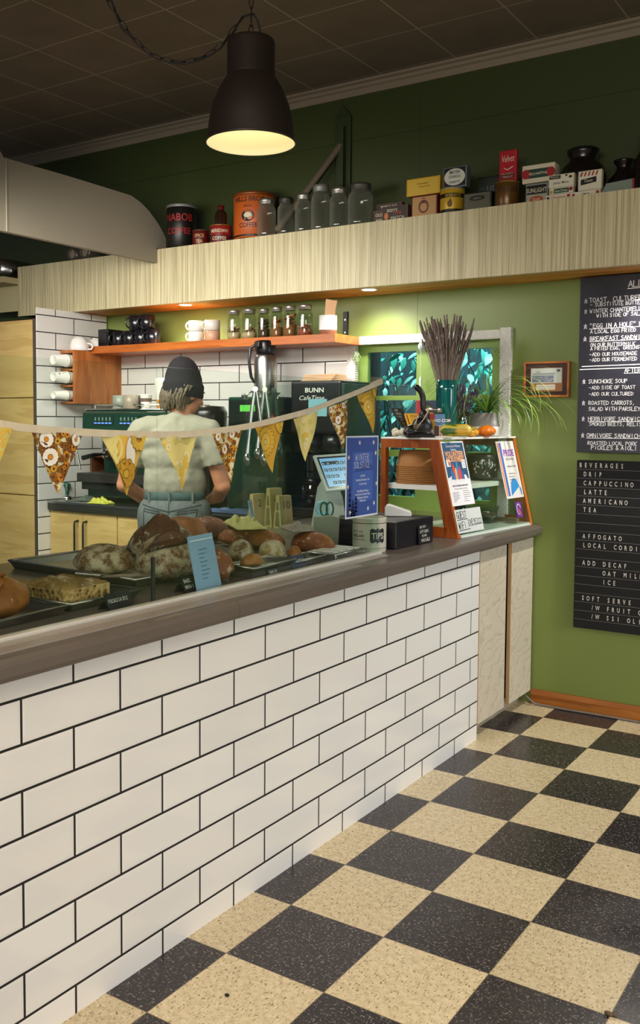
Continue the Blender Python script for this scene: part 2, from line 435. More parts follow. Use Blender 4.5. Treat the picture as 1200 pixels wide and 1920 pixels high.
# window in the back wall: white carved frame, green sash boards, six panes
t_ = NT('carved_white_frame')
wv = t_.n('TexWave', {'Vector': t_.mapping(rot=(0, .7, 0)), 'Scale': 38, 'Distortion': 3, 'Detail': 2, 'Detail Scale': 2}).outputs[0]
CARVED = t_.bsdf(Base_Color=t_.mix(wv, H('#b9b7b0'), H('#efede8')), Roughness=.45, Normal=t_.bump(wv, .5, .003))
win = bpy.data.objects.new('window_1', None); C.objects.link(win); struct(win)
fr = MB().use(CARVED)
fr.box(-1.521, Yw - .028, .9, -1.466, Yw + .01, 1.862, .004); fr.box(-.63, Yw - .028, .9, -.572, Yw + .01, 1.877, .004)
fr.box(-1.466, Yw - .027, 1.822, -.63, Yw + .01, 1.868, .004)
fr.build('window_frame', None, win)
GREENS = mat('#769240', .45, var=.08)
px = [(-1.413, -1.115), (-.882, -.687)]; pz = [(1.0, 1.215), (1.25, 1.52), (1.545, 1.782)]
sa = MB().use(GREENS)
xs = [hx0, *px[0], *px[1], hx1]; zs = [hz0, *pz[0], *pz[1], *pz[2], hz1]
for i in range(5):
    for k in range(7):
        if not (i % 2 and k % 2): sa.box(xs[i], Yw + .02, zs[k], xs[i + 1], Yw + .05, zs[k + 1])
so = sa.build('window_sash', None, win)
PANE = glass('window_pane', '#def0ee', extra=.03)
for a in px:
    for q in pz: MB().use(PANE).box(a[0], Yw + .034, q[0], a[1], Yw + .037, q[1]).build('pane', None, win)
for x_ in (-1.455, -.652):      # green cut-out rosettes at the frame's inner edges
    r = MB().use(mat('#8fae6c', .5))
    for k in range(6):
        a = 2 * PI * k / 6
        r.tube([(x_ + .017 * math.cos(a) + .009 * math.cos(u * PI / 4), Yw - .032, 1.755 + .017 * math.sin(a) + .009 * math.sin(u * PI / 4)) for u in range(8)], .0022, 5, True)
    r.build('rosette', None, win)

# outside: leafy shrub and a dark trunk beyond the panes
def leafmat(a, b_):
    t = NT('leaf_' + a.strip('#')); ob = t.n('ObjectInfo').outputs['Random']
    c_ = t.mix(t.noise(7, detail=1), H(a), H(b_))
    return t.bsdf(Base_Color=c_, Roughness=.35)
L1, L2, L3 = leafmat('#3fb0a4', '#1c6a5c'), leafmat('#6fc9d2', '#2d8a74'), leafmat('#2f7a50', '#a9dfe8')
rnd = random.Random(3)
sh = thing('shrub', 'blue-green leafy shrub growing outside behind the window panes', 'shrub', (-.9, 2.6, 0))
fo = MB()
def leaf(mb, M, L, W, bend=.25):
    V = []; n_ = 6
    for i in range(n_ + 1):
        u = i / n_; wd = W * math.sin(PI * min(1, u * .97 + .03)) ** .8 * (1 - .3 * u)
        z = -bend * L * u * u
        V += [(u * L, -wd, z + .12 * wd), (u * L, 0, z - .0), (u * L, wd, z + .12 * wd)]
    F = []
    for i in range(n_):
        for k in (0, 1): a = i * 3 + k; F.append((a, a + 3, a + 4, a + 1))
    mb.at(M).add(V, F, True); mb.at(Matrix())
for i in range(2600):
    x_, y_, z_ = rnd.uniform(-1.6, 1.35), rnd.uniform(-.45, .3), rnd.uniform(.7, 2.25)
    if -1.0 < x_ < -.3 and rnd.random() < .35: continue
    fo.use(rnd.choice((L1, L1, L2, L3)))
    L = rnd.uniform(.04, .105)
    leaf(fo, Matrix.Translation((x_, y_, z_)) @ Matrix.Rotation(rnd.uniform(-PI, 0), 4, 'Z') @ Matrix.Rotation(rnd.uniform(.1, 1.1), 4, 'Y') @ Matrix.Rotation(rnd.uniform(-.6, .6), 4, 'X'), L, L * .24)
fo.build('foliage', None, sh)
br = MB().use(mat('#3a4744', .7))
for i in range(46):
    x_ = rnd.uniform(-1.5, 1.3); P = [(x_ * .5, .3, 0), (x_ * .8, .3, .6)]
    q = Vector((x_, .25, .9))
    for k in range(7): P.append(tuple(q)); q += Vector((rnd.uniform(-.12, .12), rnd.uniform(-.1, .02), rnd.uniform(.12, .26)))
    br.tube(P, [.012 - .0012 * k for k in range(len(P))], 5)
br.build('branch', None, sh)
tag(MB().use(mat('#14181c', .8, var=.3)).tube([(-1.53, 1.965, 0), (-1.525, 1.96, 1.2), (-1.52, 1.965, 2.4)], [.075, .07, .065], 10).build('tree_trunk'), 'dark tree trunk outside at the left side of the window', 'tree')
struct(MB().use(mat('#2a4650', .9, var=.6, vs=5)).box(-4.6, 3.3, 0, 3.6, 3.36, 3.2).build('exterior_hedge_wall'))
struct(MB().use(mat('#2a2f28', .9)).box(-4.6, 1.85, -.05, 3.6, 3.3, 0).build('exterior_ground'))

# green post with a diagonal brace on the upper wall
br = thing('wall_brace', 'dark green wall post with a diagonal wooden brace above the tin shelf', 'bracket', (-1.565, Yw, 2.412))
m = MB().use(mat('#2b3617', .5)); m.box(-.05, -.02, 0, .05, 0, .66, .003); m.box(-.022, -.05, 0, .022, -.02, .60, .003); m.prism([(-.05, 0), (.05, 0), (0, .06)], .02, frame((0, 0, .66), (1, 0, 0), (0, 0, 1)))
m.build('post', None, br)
m = MB().use(mat('#6a604e', .6)); m.tube([(0, -.035, .5), (-.12, -.16, .26), (-.25, -.285, .02)], .022, 4); m.build('brace', None, br)

# ------------------------------------------------------------------ camera and light
cam = bpy.data.cameras.new('camera'); co = bpy.data.objects.new('camera', cam); C.objects.link(co); sc.camera = co
R_, U_, W_ = [[0.829924, 0.557846, 0.005815], [-0.038509, 0.046886, 0.998158], [-0.556546, 0.828619, -0.060394]]
co.matrix_world = Matrix(((R_[0], U_[0], -W_[0], 1.19862), (R_[1], U_[1], -W_[1], -2.83002), (R_[2], U_[2], -W_[2], 1.40495), (0, 0, 0, 1)))
cam.sensor_fit = 'HORIZONTAL'; cam.sensor_width = 36; cam.lens = 1780.39 * 36 / 1200
cam.shift_x = (600 - 557.17) / 1200; cam.shift_y = (896.98 - 960) / 1200; cam.clip_start = .02
sc.view_settings.view_transform = 'Standard'; sc.view_settings.look = 'None'; sc.view_settings.exposure = 0
sc.cycles.use_denoising = True; sc.cycles.max_bounces = 10; sc.cycles.transparent_max_bounces = 24; sc.cycles.caustics_reflective = False; sc.cycles.caustics_refractive = False
sc.cycles.sample_clamp_indirect = 6
wd = bpy.data.worlds.new('world'); sc.world = wd; wd.use_nodes = True
wd.node_tree.nodes['Background'].inputs[0].default_value = (.80, .90, 1, 1); wd.node_tree.nodes['Background'].inputs[1].default_value = .10
def area(name, loc, to, sx, sy, e, col, spread=180):
    l = bpy.data.lights.new(name, 'AREA'); l.shape = 'RECTANGLE'; l.size = sx; l.size_y = sy; l.energy = e; l.color = col; l.spread = math.radians(spread)
    o = bpy.data.objects.new(name, l); C.objects.link(o); o.location = loc
    o.rotation_euler = (Vector(to) - Vector(loc)).to_track_quat('-Z', 'Y').to_euler(); return o
def point(name, loc, e, col, r=.03, spot=0, to=None, blend=.6):
    l = bpy.data.lights.new(name, 'SPOT' if spot else 'POINT'); l.energy = e; l.color = col; l.shadow_soft_size = r
    o = bpy.data.objects.new(name, l); C.objects.link(o); o.location = loc
    if spot:
        l.spot_size = math.radians(spot); l.spot_blend = blend
        o.rotation_euler = (Vector(to) - Vector(loc)).to_track_quat('-Z', 'Y').to_euler()
    return o
area('side_window_light', (5.6, -2.0, 2.75), (-.44, -1.0, .45), 4.6, 1.5, 215, (1, .975, .955), 150)
area('end_window_light', (3.5, .7, 1.0), (-.3, 1.1,   .1), 1.0, 1.1, 13, (.80, .90, 1), 100)
area('front_window_light', (1.6, -6.0, 2.0), (-.6, 1.7, 1.75), 3.6, .9, 19, (1, .93, .80), 56)
area('warm_fill_light', (.9, -1.9, 2.6), (.8, -1.8, 0), 1.6, 1.6, 26, (1, .86, .66), 120)  # unseen fill added to warm the customer floor
area('daylight_outside', (-.9, 2.35, 3.1), (-.9, 2.6, 1), 2.6, .7, 160, (.85, 1, 1), 150)
area('kitchen_light', (-2.2, -.25, 2.3), (-2.5, 1.3, 1.0), 1.8, .5, 38, (1, .96, .88), 130)
# unseen right wall, added so its window header blocks light going upward
wr_ = MB().use(mat('#5c6b3a', .6))
wr_.box(3.6, -6.2, 2.0, 3.7, 1.75, 3.28); wr_.box(3.6, -6.2, -.05, 3.7, 1.75, .25); wr_.box(3.6, -6.2, .25, 3.7, -4.6, 2.0); wr_.box(3.6, .95, .25, 3.7, 1.75, 2.0)
struct(wr_.build('added_wall_right'))

# downlights recessed in the soffit; two in view, the next one past the right edge of the picture
for i, (x_, lab) in enumerate([(-2.53, 'round recessed downlight under the soffit above the mug shelf'), (-1.28, 'round recessed downlight under the soffit above the green window'), (.25, 'round recessed downlight under the soffit above the chalkboard menu')]):
    d = thing('downlight', lab, 'light', (x_, 1.52, 2.089), 0, 'downlights in the soffit')
    MB().use(mat('#f2f0ea', .4)).lathe([(.036, -.001), (.047, -.0015), (.049, .001), (.036, .001)], 32).build('trim_ring', None, d)
    MB().use(mat('#fff3d8', .4, emit=14)).lathe([(.0, -.0012), (.036, -.0012)], 28, cap=False).build('lens', None, d)
    point('downlight_beam', (x_, 1.52, 2.075), (21, 23, 82)[i], (1, .95, .84), .03, 150, (x_, 1.56, 0), .7)

# ------------------------------------------------------------------ front counter
XC = -.44
TILE = tile_mat('Y', .965, .8992)
cb = MB().use(TILE).box(XC - .06, -4.2, 0, XC, 1.047, .8455)
cb.use(mat('#6e6255', .6)).box(XC - 1.0, -4.2, 0, XC - .06, 1.03, .844)
tag(cb.build('counter_base'), 'long white subway tiled counter base with black grout', 'counter')
cab = thing('end_cabinet', 'pale wood cabinet with two doors at the end of the tiled counter', 'cabinet', (0, 0, 0))
MB().use(mat('#14110e', .7)).box(XC - 1.0, 1.05, .06, XC - .06, 1.715, .8455).build('carcass', None, cab)
MB().use(mat('#a3967f', .5)).box(XC - .95, 1.05, 0, XC - .06, 1.715, .06).build('toe_kick', None, cab)
EDGE = mat('#c4a06d', .45, var=.1)
for y0, y1 in ((1.052, 1.364), (1.426, 1.716)):
    d = MB().use(WOODP).box(XC - .016, y0 + .003, .065, XC, y1, .836); d.use(EDGE).box(XC - .017, y0, .064, XC + .0008, y0 + .003, .837)
    d.build('door', None, cab)
wt = MB().use(LAMINATE)
prof = [(-1.5, .846), (-.418, .846), (-.404, .852), (-.401, .862), (-.401, .884), (-.405, .893), (-.416, .899), (-.43, .9), (-1.5, .9)]
for y0, y1 in ((-4.2, -.733), (-.7315, 1.729)):
    wt.prism([(x_, z_) for x_, z_ in prof], y1 - y0, frame((0, y1, 0), (1, 0, 0), (0, 0, 1)))
tag(wt.build('worktop'), 'dark brown laminate worktop along the whole front counter', 'worktop')

# ------------------------------------------------------------------ glass sneeze guard
XG = -.543; YG = .327
g = thing('sneeze_guard', 'clear glass sneeze guard along the front counter top', 'sneeze guard')
MB().use(GLASS).box(XG - .006, -.912, .905, XG, YG, 1.549).build('glass_panel', None, g)
MB().use(GLASS).box(XG - .006, -4.2, .905, XG, -.9125, 1.549).build('glass_panel', None, g)
MB().use(GLASS).box(XG - .55, YG - .006, .905, XG - .008, YG, 1.549).build('glass_return', None, g)
RAIL = mat('#d6d2ca', .25, .1, var=.06, vs=3)
MB().use(RAIL).box(XG - .016, -4.2, .9, XG + .012, YG, .912, .002).build('glass_channel', None, g)
m = MB().use(mat('#a0968c', .32)); m.box(XG + .0165, -4.2, .9, XG + .050, YG - .02, .9045, .001); m.use(mat('#90867d', .32)).box(XG + .0545, -4.2, .9, XG + .098, YG - .3, .9045, .001); m.use(mat('#0e0c0b', .6)).box(XG + .0125, -4.2, .9, XG + .0165, YG - .02, .902).box(XG + .050, -4.2, .9, XG + .0545, YG - .3, .902)
m.build('counter_strip', None, g)
MB().use(mat('#1c1e1c', .3)).tube([(XG - .03, -.90, .9), (XG - .03, -.90, 1.03)], .006, 10).cyl((XG - .03, -.90, .9), .012, .006).build('support_rod', None, g)
# lower inner divider glass with a small clip
dv = thing('divider_glass', 'low inner glass divider standing on the worktop behind the bread', 'glass divider')
MB().use(GLASS).box(-1.206, .335, .9, -1.2, .635, 1.52).build('pane', None, dv)
MB().use(STEEL).box(-1.212, .337, 1.49, -1.194, .36, 1.515, .003).build('clip', None, dv)
MB().use(STEEL).tube([(-1.2, .345, 1.505), (-1.165, .345, 1.525), (-1.165, .55, 1.525), (-1.2, .55, 1.505)], .004, 8).build('hanging_rail', None, dv)

# ------------------------------------------------------------------ bunting
BX = -.515
bt = thing('bunting', 'cream tape bunting with yellow and brown retro floral flags across the glass', 'bunting')
tp = [(-0.515, -1.538, 1.402), (-0.515, -1.455, 1.394), (-0.515, -1.366, 1.384), (-0.515, -1.149, 1.372), (-0.515, -0.87, 1.366), (-0.515, -0.71, 1.374), (-0.515, -0.531, 1.39), (-0.515, -0.363, 1.414), (-0.515, -0.209, 1.439), (-0.515, -0.077, 1.468), (-0.515, 0.065, 1.5), (-0.515, 0.217, 1.537)]
def spline(P, k=6):
    P = [Vector(p) for p in P]; out = []
    for i in range(len(P) - 1):
        a, b, c_, d = P[max(i - 1, 0)], P[i], P[i + 1], P[min(i + 2, len(P) - 1)]
        for j in range(k):
            u = j / k
            out.append(.5 * ((2 * b) + (c_ - a) * u + (2 * a - 5 * b + 4 * c_ - d) * u * u + (3 * b - a - 3 * c_ + d) * u ** 3))
    out.append(P[-1]); return out
S_ = [Vector((BX, -2.6, 1.47)), Vector((BX, -2.0, 1.42))] + spline(tp)
e_ = (-0.53, 0.296, 1.55)
S_ += [Vector((BX - .004, e_[1] - .006, e_[2] + .003)), Vector((BX - .012, e_[1] + .004, e_[2] + .006)), Vector((BX - .028, e_[1] + .006, e_[2] + .002)), Vector((BX - .06, e_[1] + .002, e_[2] - .01))]
TAPE = mat('#d9cdb4', .8, var=.08, vs=30, bump=.3, bs=700)
m = MB().use(TAPE); V = []; F = []
for i, p in enumerate(S_):
    for dz, dx in ((.009, 0), (.009, .0025), (-.009, .003), (-.009, 0)): V.append(p + Vector((dx, 0, dz)))
for i in range(len(S_) - 1):
    for k in range(4): a, b_ = i * 4 + k, i * 4 + (k + 1) % 4; F.append((a, b_, b_ + 4, a + 4))
m.add(V, F).build('tape', None, bt)
P_ = {k: mat(v, .8) for k, v in dict(cream='#e8dcae', white='#f1ece0', brown='#8c5712', dk='#5b3509', or_='#d88a1c', gold='#c99a2c', mus='#d6ae3a', pale='#e0d283', lime='#cbc873', oy='#e3bb4e', ln='#7a5a18').items()}
def petal_flower(m, x, y, r, n, petal, centre, line, z, rot=0, w=.5, lw=.07):
    for ring, (mt, k, dz) in enumerate(((line, 1.0, 0), (petal, 1 - lw * 1.6, .00015))):
        m.use(mt)
        for i in range(n):
            a = rot + 2 * PI * i / n; pts = []
            for u in range(9):
                t = u / 8; L = r * (.18 + .82 * t) * (k if t > .9 else 1); wd = r * w * (1 if ring == 0 else .82) * math.sin(PI * (.1 + .86 * t)) ** .7 * math.sin(PI / n) * 1.9
                pts.append((L, wd))
            poly = pts + [(p, -q) for p, q in reversed(pts)]
            m.poly([(x + p * math.cos(a) - q * math.sin(a), y + p * math.sin(a) + q * math.cos(a), z + dz) for p, q in poly])
    m.use(line).disc(x, y, r * .32, z + .0003); m.use(centre).disc(x, y, r * .26, z + .00045)
def flag_print(kind, wd, ht, rd):
    m = MB()
    base = {'a': P_['cream'], 'd': P_['cream'], 'b': P_['oy'], 'c': P_['pale'], 'e': P_['gold']}[kind]
    m.use(base)
    for i in range(26):
        for q in range(34): m.rect(wd * (-.6 + 1.2 * i / 26), ht * (-1.05 + 1.1 * q / 34), wd * (-.6 + 1.2 * (i + 1) / 26), ht * (-1.05 + 1.1 * (q + 1) / 34), 0)
    k = .0006
    if kind in 'ad':
        for i in range(150):
            x_, y_ = rd.uniform(-wd * .55, wd * .55), rd.uniform(-ht, 0); r = rd.uniform(.0045, .011) if kind == 'd' else rd.uniform(.006, .013)
            petal_flower(m, x_, y_, r, rd.choice((5, 6)), rd.choice((P_['brown'], P_['gold'], P_['or_'], P_['brown'])), P_['dk'], P_['dk'], k, rd.random() * 6); k += .000012
        bigs = [(-.22, -.12, .021), (-.14, -.40, .023), (.34, -.10, .017)] if kind == 'a' else [(-.1, -.33, .016), (.18, -.06, .013), (-.34, -.06, .014)]
        for u, v, r in bigs:
            petal_flower(m, u * wd, v * ht, r, 7, P_['white'], P_['or_'], P_['dk'], k + .0002, rd.random(), .62); k += .0006
    elif kind == 'b':
        m.use(P_['pale']).disc(-.28 * wd, -.2 * ht, .036, k, 20)
        for r_ in range(6):                                   # scale pattern on the left
            for c_ in range(5):
                x_, y_ = -.48 * wd + c_ * .0095 + (r_ % 2) * .0047, -.02 * ht - r_ * .0125
                m.use(P_['ln']).disc(x_, y_, .0078, k + .0002, 12, 1.2); m.use(P_['pale']).disc(x_, y_ + .0009, .0072, k + .0003, 12, 1.2); k += .00012
        m.use(P_['white']).disc(.12 * wd, -.3 * ht, .02, k, 14, 2.2, .4)
        petal_flower(m, .34 * wd, -.03 * ht, .036, 13, P_['mus'], P_['gold'], P_['ln'], k + .001, .1, .6, .04)
        petal_flower(m, .0, -.62 * ht, .04, 9, P_['gold'], P_['mus'], P_['ln'], k + .002, .5, .7, .04)
    elif kind == 'c':
        for i in range(36):
            x_, y_ = rd.uniform(-wd * .5, wd * .5), rd.uniform(-ht, 0)
            petal_flower(m, x_, y_, rd.uniform(.008, .014), 6, rd.choice((P_['lime'], P_['oy'], P_['cream'])), P_['lime'], P_['oy'], k, rd.random() * 6, .5, .05); k += .00002
    else:
        petal_flower(m, -.12 * wd, -.34 * ht, .05, 18, P_['mus'], P_['oy'], P_['ln'], k, .2, .6, .03)
        petal_flower(m, -.12 * wd, -.34 * ht, .03, 14, P_['oy'], P_['pale'], P_['ln'], k + .001, .1, .6, .04)
        petal_flower(m, .4 * wd, -.05 * ht, .03, 12, P_['mus'], P_['oy'], P_['ln'], k + .002, .1, .6, .04)
    return m
def clip_tri(m, A, B, D, name, parent):
    """trims the printed cloth to the flag's triangle and hems its edge"""
    bm = bmesh.new(); vs = [bm.verts.new(v) for v in m.V]; bm.verts.index_update()
    for f_, i_ in zip(m.F, m.I):
        try: q = bm.faces.new([vs[i] for i in f_]); q.material_index = i_
        except ValueError: pass
    for p, q in ((A, D), (D, B), (B, A)):
        d = Vector((q[0] - p[0], q[1] - p[1], 0)); n_ = Vector((d.y, -d.x, 0))
        bmesh.ops.bisect_plane(bm, geom=bm.verts[:] + bm.edges[:] + bm.faces[:], plane_co=(p[0], p[1], 0), plane_no=n_, clear_outer=True)
    me = bpy.data.meshes.new(name); bm.to_mesh(me); bm.free()
    for q in m.mats: me.materials.append(q)
    o = bpy.data.objects.new(name, me); C.objects.link(o); o.parent = parent; return o
flags = [('c', (-0.515, -1.503, 1.391), (-0.515, -1.426, 1.385), (-0.515, -1.462, 1.295)), ('a', (-0.515, -1.369, 1.379), (-0.515, -1.209, 1.37), (-0.515, -1.291, 1.229)), ('b', (-0.515, -1.149, 1.367), (-0.515, -0.992, 1.363), (-0.515, -1.056, 1.21)),
         ('c', (-0.515, -0.937, 1.361), (-0.515, -0.785, 1.364), (-0.515, -0.846, 1.21)), ('d', (-0.515, -0.719, 1.366), (-0.515, -0.579, 1.378), (-0.515, -0.63, 1.224)), ('e', (-0.515, -0.515, 1.384), (-0.515, -0.366, 1.403), (-0.515, -0.417, 1.242)),
         ('c', (-0.515, -0.309, 1.41), (-0.515, -0.157, 1.438), (-0.515, -0.22, 1.271)), ('d', (-0.515, -0.104, 1.449), (-0.515, 0.04, 1.479), (-0.515, 0.01, 1.308)), ('e', (-0.515, 0.106, 1.496), (-0.515, 0.245, 1.531), (-0.515, 0.209, 1.36))]
for i, (kd, A, B, D) in enumerate(flags):
    A, B, D = Vector(A), Vector(B), Vector(D); mid = (A + B) / 2; wd = (B - A).length; ht = (D - mid).length
    Mf = frame(mid + Vector((.0005, 0, 0)), B - A, mid - D); inv = Mf.inverted()
    m = flag_print(kd, wd, ht, random.Random(i + 5))
    fl = clip_tri(m, (inv @ A).xy, (inv @ B).xy, (inv @ D).xy, 'flag', bt)
    fl.matrix_world = Mf
    # a gentle curl so the cloth is not flat
    for v in fl.data.vertices: v.co.z += .006 * math.sin(v.co.y * 26 + i * 1.3) * min(1, -v.co.y / ht + .05) + .004 * math.sin(v.co.x * 50 + i)

# ------------------------------------------------------------------ kitchen behind the counter
tc = thing('tall_cabinet', 'tall light oak cabinet beside the tiled kitchen corner', 'cabinet', (-3.394, 1.13, 0))
MB().use(WOODC).box(-1.1, .022, 0, 0, .58, 2.02).build('carcass', None, tc)
for x0, x1 in ((-1.098, -.556), (-.55, -.026)):
    for z0, z1 in ((.06, .93), (.936, 1.535), (1.541, 2.0)):
        MB().use(WOODC).box(x0, 0, z0, x1, .021, z1, .002).build('door', None, tc)
MB().use(mat('#55473c', .4)).box(-.022, -.004, 0, 0, .03, 2.02).build('edge_trim', None, tc)
struct(MB().use(mat('#0b0a09', .8)).box(-4.6, 1.3, 2.03, -3.386, 1.72, 2.05).build('trim_8'))

KF = 1.215
for i, (x0, x1, lab) in enumerate([(-3.376, -2.8, 'oak base cabinet under the back worktop, nearest the tall cabinet'), (-2.796, -2.2, 'oak base cabinet under the back worktop behind the barista')]):
    kb = thing('base_cabinet', lab, 'cabinet', (x0, KF, 0), 0, 'oak base cabinets under the back worktop')
    w_ = x1 - x0
    MB().use(WOODC).box(0, .022, .08, w_, .48, .845).build('carcass', None, kb)
    MB().use(mat('#2a241f', .7)).box(0, .06, 0, w_, .48, .08).build('toe_kick', None, kb)
    for k in (0, 1):
        a, b_ = (k * w_ / 2 + .002, (k + 1) * w_ / 2 - .002)
        d = MB().use(WOODC).box(a, 0, .085, b_, .021, .84, .002).build('door', None, kb)
        hx = b_ - .035 if k == 0 else a + .035
        MB().use(IRON).tube([(hx, -.001, .59), (hx, -.03, .595), (hx, -.034, .61), (hx, -.034, .77), (hx, -.03, .785), (hx, -.001, .79)], .0065, 8).build('handle', None, d)
kc = thing('open_shelf_unit', 'dark green open shelf unit with wooden frame at the right of the back worktop', 'shelf unit', (-2.19, KF, 0))
WB = wood('red_brown_wood', '#7a4424', '#55290f', 'X', 1, .45, 6)
GRN = mat('#16382c', .35, var=.15)
MB().use(GRN).box(0, .3, 0, .66, .48, .845).build('back_panel', None, kc)
for x_ in (0, .63): MB().use(WB).box(x_, 0, 0, x_ + .03, .3, .845, .002).build('post', None, kc)
MB().use(WB).box(.03, 0, .79, .63, .3, .845, .002).build('rail', None, kc)
MB().use(WB).box(.03, .01, .36, .63, .3, .39, .002).build('shelf', None, kc)
bw = MB().use(mat('#2b2a27', .3, var=.2)).box(-3.376, KF - .02, .846, -1.53, 1.717, .888); bw.use(STEEL).box(-3.376, KF - .024, .888, -1.53, 1.717, .9)
tag(bw.build('back_worktop'), 'dark worktop with steel edge along the back wall of the kitchen', 'worktop')

# espresso machine
MG = mat('#0f3a2c', .22, .2, coat=.6); CHR = mat('#d6d4cf', .12, 1)
em = thing('espresso_machine', 'dark green espresso machine with chrome cup rail beside the barista', 'espresso machine', (-3.09, 1.24, .9))
b_ = MB().use(MG)
b_.prism([(.16, .10), (.44, .10), (.44, .56), (.01, .56), (-.015, .545), (-.02, .42), (.16, .40)], .70, frame((0, 0, 0), (0, 1, 0), (0, 0, 1)))
b_.box(.0, .02, .04, .70, .44, .13, .006)
b_.build('body', None, em)
MB().use(mat('#4b4744', .35, .7)).box(-.02, -.05, .13, .72, .20, .185, .004).build('drip_tray', None, em)
MB().use(mat('#121212', .4)).box(.0, -.03, .085, .70, .16, .13, .004).build('tray_box', None, em)
for x_ in (.05, .65): MB().use(MG).cyl((x_, .1, 0), .03, .05).build('foot', None, em)
cr = MB().use(CHR)
cr.tube([(.0, .01, .566), (.0, .40, .566), (.70, .40, .566), (.70, .01, .566)], .007, 8, True); cr.tube([(.04, .05, .595), (.04, .38, .595), (.66, .38, .595), (.66, .05, .595)], .005, 8, True)
for x_ in (.04, .66):
    for y_ in (.05, .38): cr.tube([(x_, y_, .56), (x_, y_, .597)], .004, 6)
cr.build('cup_rail', None, em)
MB().use(mat('#e4e2da', .4)).box(.01, .02, .56, .69, .40, .566).build('cup_tray', None, em)
for x_ in (.10, .31, .51):
    k = MB().use(mat('#122f26', .3)).box(x_, -.0245, .475, x_ + .16, -.0185, .535, .002)
    k.use(mat('#5b7df0', .4, emit=1.6))
    for j_ in range(5): k.box(x_ + .008 + j_ * .03, -.0265, .482, x_ + .028 + j_ * .03, -.0235, .489)
    k.use(mat('#6c8a7d', .4))
    for j_ in range(5): k.box(x_ + .012 + j_ * .03, -.026, .50, x_ + .022 + j_ * .03, -.0235, .52)
    k.build('button_panel', None, em)
for x_ in (.12, .34, .56):
    gq = MB().use(CHR); gq.lathe([(.03, .40), (.036, .37), (.036, .33), (.03, .325)], 24, (x_, .07, 0)); gq.lathe([(.034, .325), (.034, .29), (.024, .27), (.008, .262)], 24, (x_, .07, 0))
    h_ = gq.build('group_head', None, em); MB().use(BLKPL).tube([(x_, .04, .30), (x_, -.04, .295), (x_ , -.13, .28)], [.008, .013, .015], 10).build('portafilter_handle', None, h_)
for x_ in (-.012, .712): MB().use(CHR).tube([(x_, .0, .45), (x_ - .012, -.045, .42), (x_ - .01, -.05, .33), (x_ + .02, -.045, .2)], .006, 8).build('steam_wand', None, em)

# mugs on the machine
def mug_prof(r, h, t=.004): return [(r * .86, 0), (r, h * .06), (r, h - .001), (r - t * .5, h), (r - t, h - .001), (r - t, t * 1.5), (0, t * 1.5)]
def mug(name, lab, cat, loc, r, h, m_, rot=0, group=None, flip=False, hand=True, taper=1.0, squash=1.0):
    o = thing(name, lab, cat, loc, rot, group)
    p_ = mug_prof(r, h)
    if taper != 1: p_ = [(a * (taper + (1 - taper) * z / h), z) for a, z in p_]
    if flip: p_ = [(a, h - z) for a, z in p_][::-1]
    MB().use(m_).lathe(p_, 32, cap=False).lathe([(0, h - .0005 if flip else .0005), (p_[-1][0] if flip else p_[0][0], h if flip else 0)], 32, cap=False).build('cup', None, o)
    if hand:
        hm = MB().use(m_); hr = h * .33
        pts = [(r * .96 + math.cos(a) * hr * .78, 0, h * .5 + math.sin(a) * hr) for a in [PI * (.5 - u / 10) for u in range(11)]]
        hm.tube([(r * .9, 0, h * .5 + hr)] + pts + [(r * .9, 0, h * .5 - hr)], .0048, 8).build('handle', None, o)
    return o
GREYG = mat('#8b9186', .35); DKM = mat('#4a4644', .35); WCER = mat('#eae7e2', .18, coat=.3)
for (px_, py_, mm, lb) in [(-2.89, 1.34, GREYG, 'grey green mug on the espresso machine, nearest the cup dispenser'), (-2.80, 1.42, DKM, 'charcoal mug behind the grey green mug on the espresso machine'), (-2.775, 1.31, mat('#9a8c7b', .35), 'taupe mug in the middle of the espresso machine top')]:
    mug('mug', lb, 'mug', (px_, py_, 1.467), .046, .085, mm, 2.6, 'mugs on the espresso machine')
for k, (x_, y_, lb) in enumerate([(-2.68, 1.34, 'short white paper cup on the espresso machine beside the honey bottle')]):
    o = thing('paper_cup', lb, 'cup', (x_, y_, 1.467)); MB().use(mat('#efece4', .6)).lathe([(.026, 0), (.036, .085), (.038, .087), (.036, .089), (.034, .086), (.025, .003), (0, .003)], 24).build('cup_wall', None, o)
    MB().use(mat('#6b5648', .6)).lathe([(.0275, .02), (.0345, .066)], 24, cap=False).build('sleeve', None, o)
hb = thing('honey_bottle', 'clear squeeze bottle of amber honey standing on the espresso machine', 'bottle', (-2.61, 1.40, 1.467))
MB().use(mat('#e8e2d3', .3)).lathe([(.03, .01), (.036, .06), (.046, .13), (.05, .17), (.048, .183), (.03, .187), (0, .187)], 28, sq=(1, .7)).build('bottle_wall', None, hb)
MB().use(mat('#cf8a2c', .3)).lathe([(.012, 0), (.03, .004), (.0335, .03), (.0365, .058)], 28, sq=(1.01, .72)).build('honey', None, hb)
gs = thing('glass_stack', 'stack of small clear tumblers on the espresso machine beside the honey bottle', 'glass', (-2.52, 1.40, 1.467))
for k in range(4): MB().use(GLASSJ).lathe([(.026, .0), (.034, .05), (.035, .052), (.033, .05), (.025, .004), (0, .004)], 24, (0, 0, k * .022)).build('tumbler', None, gs)

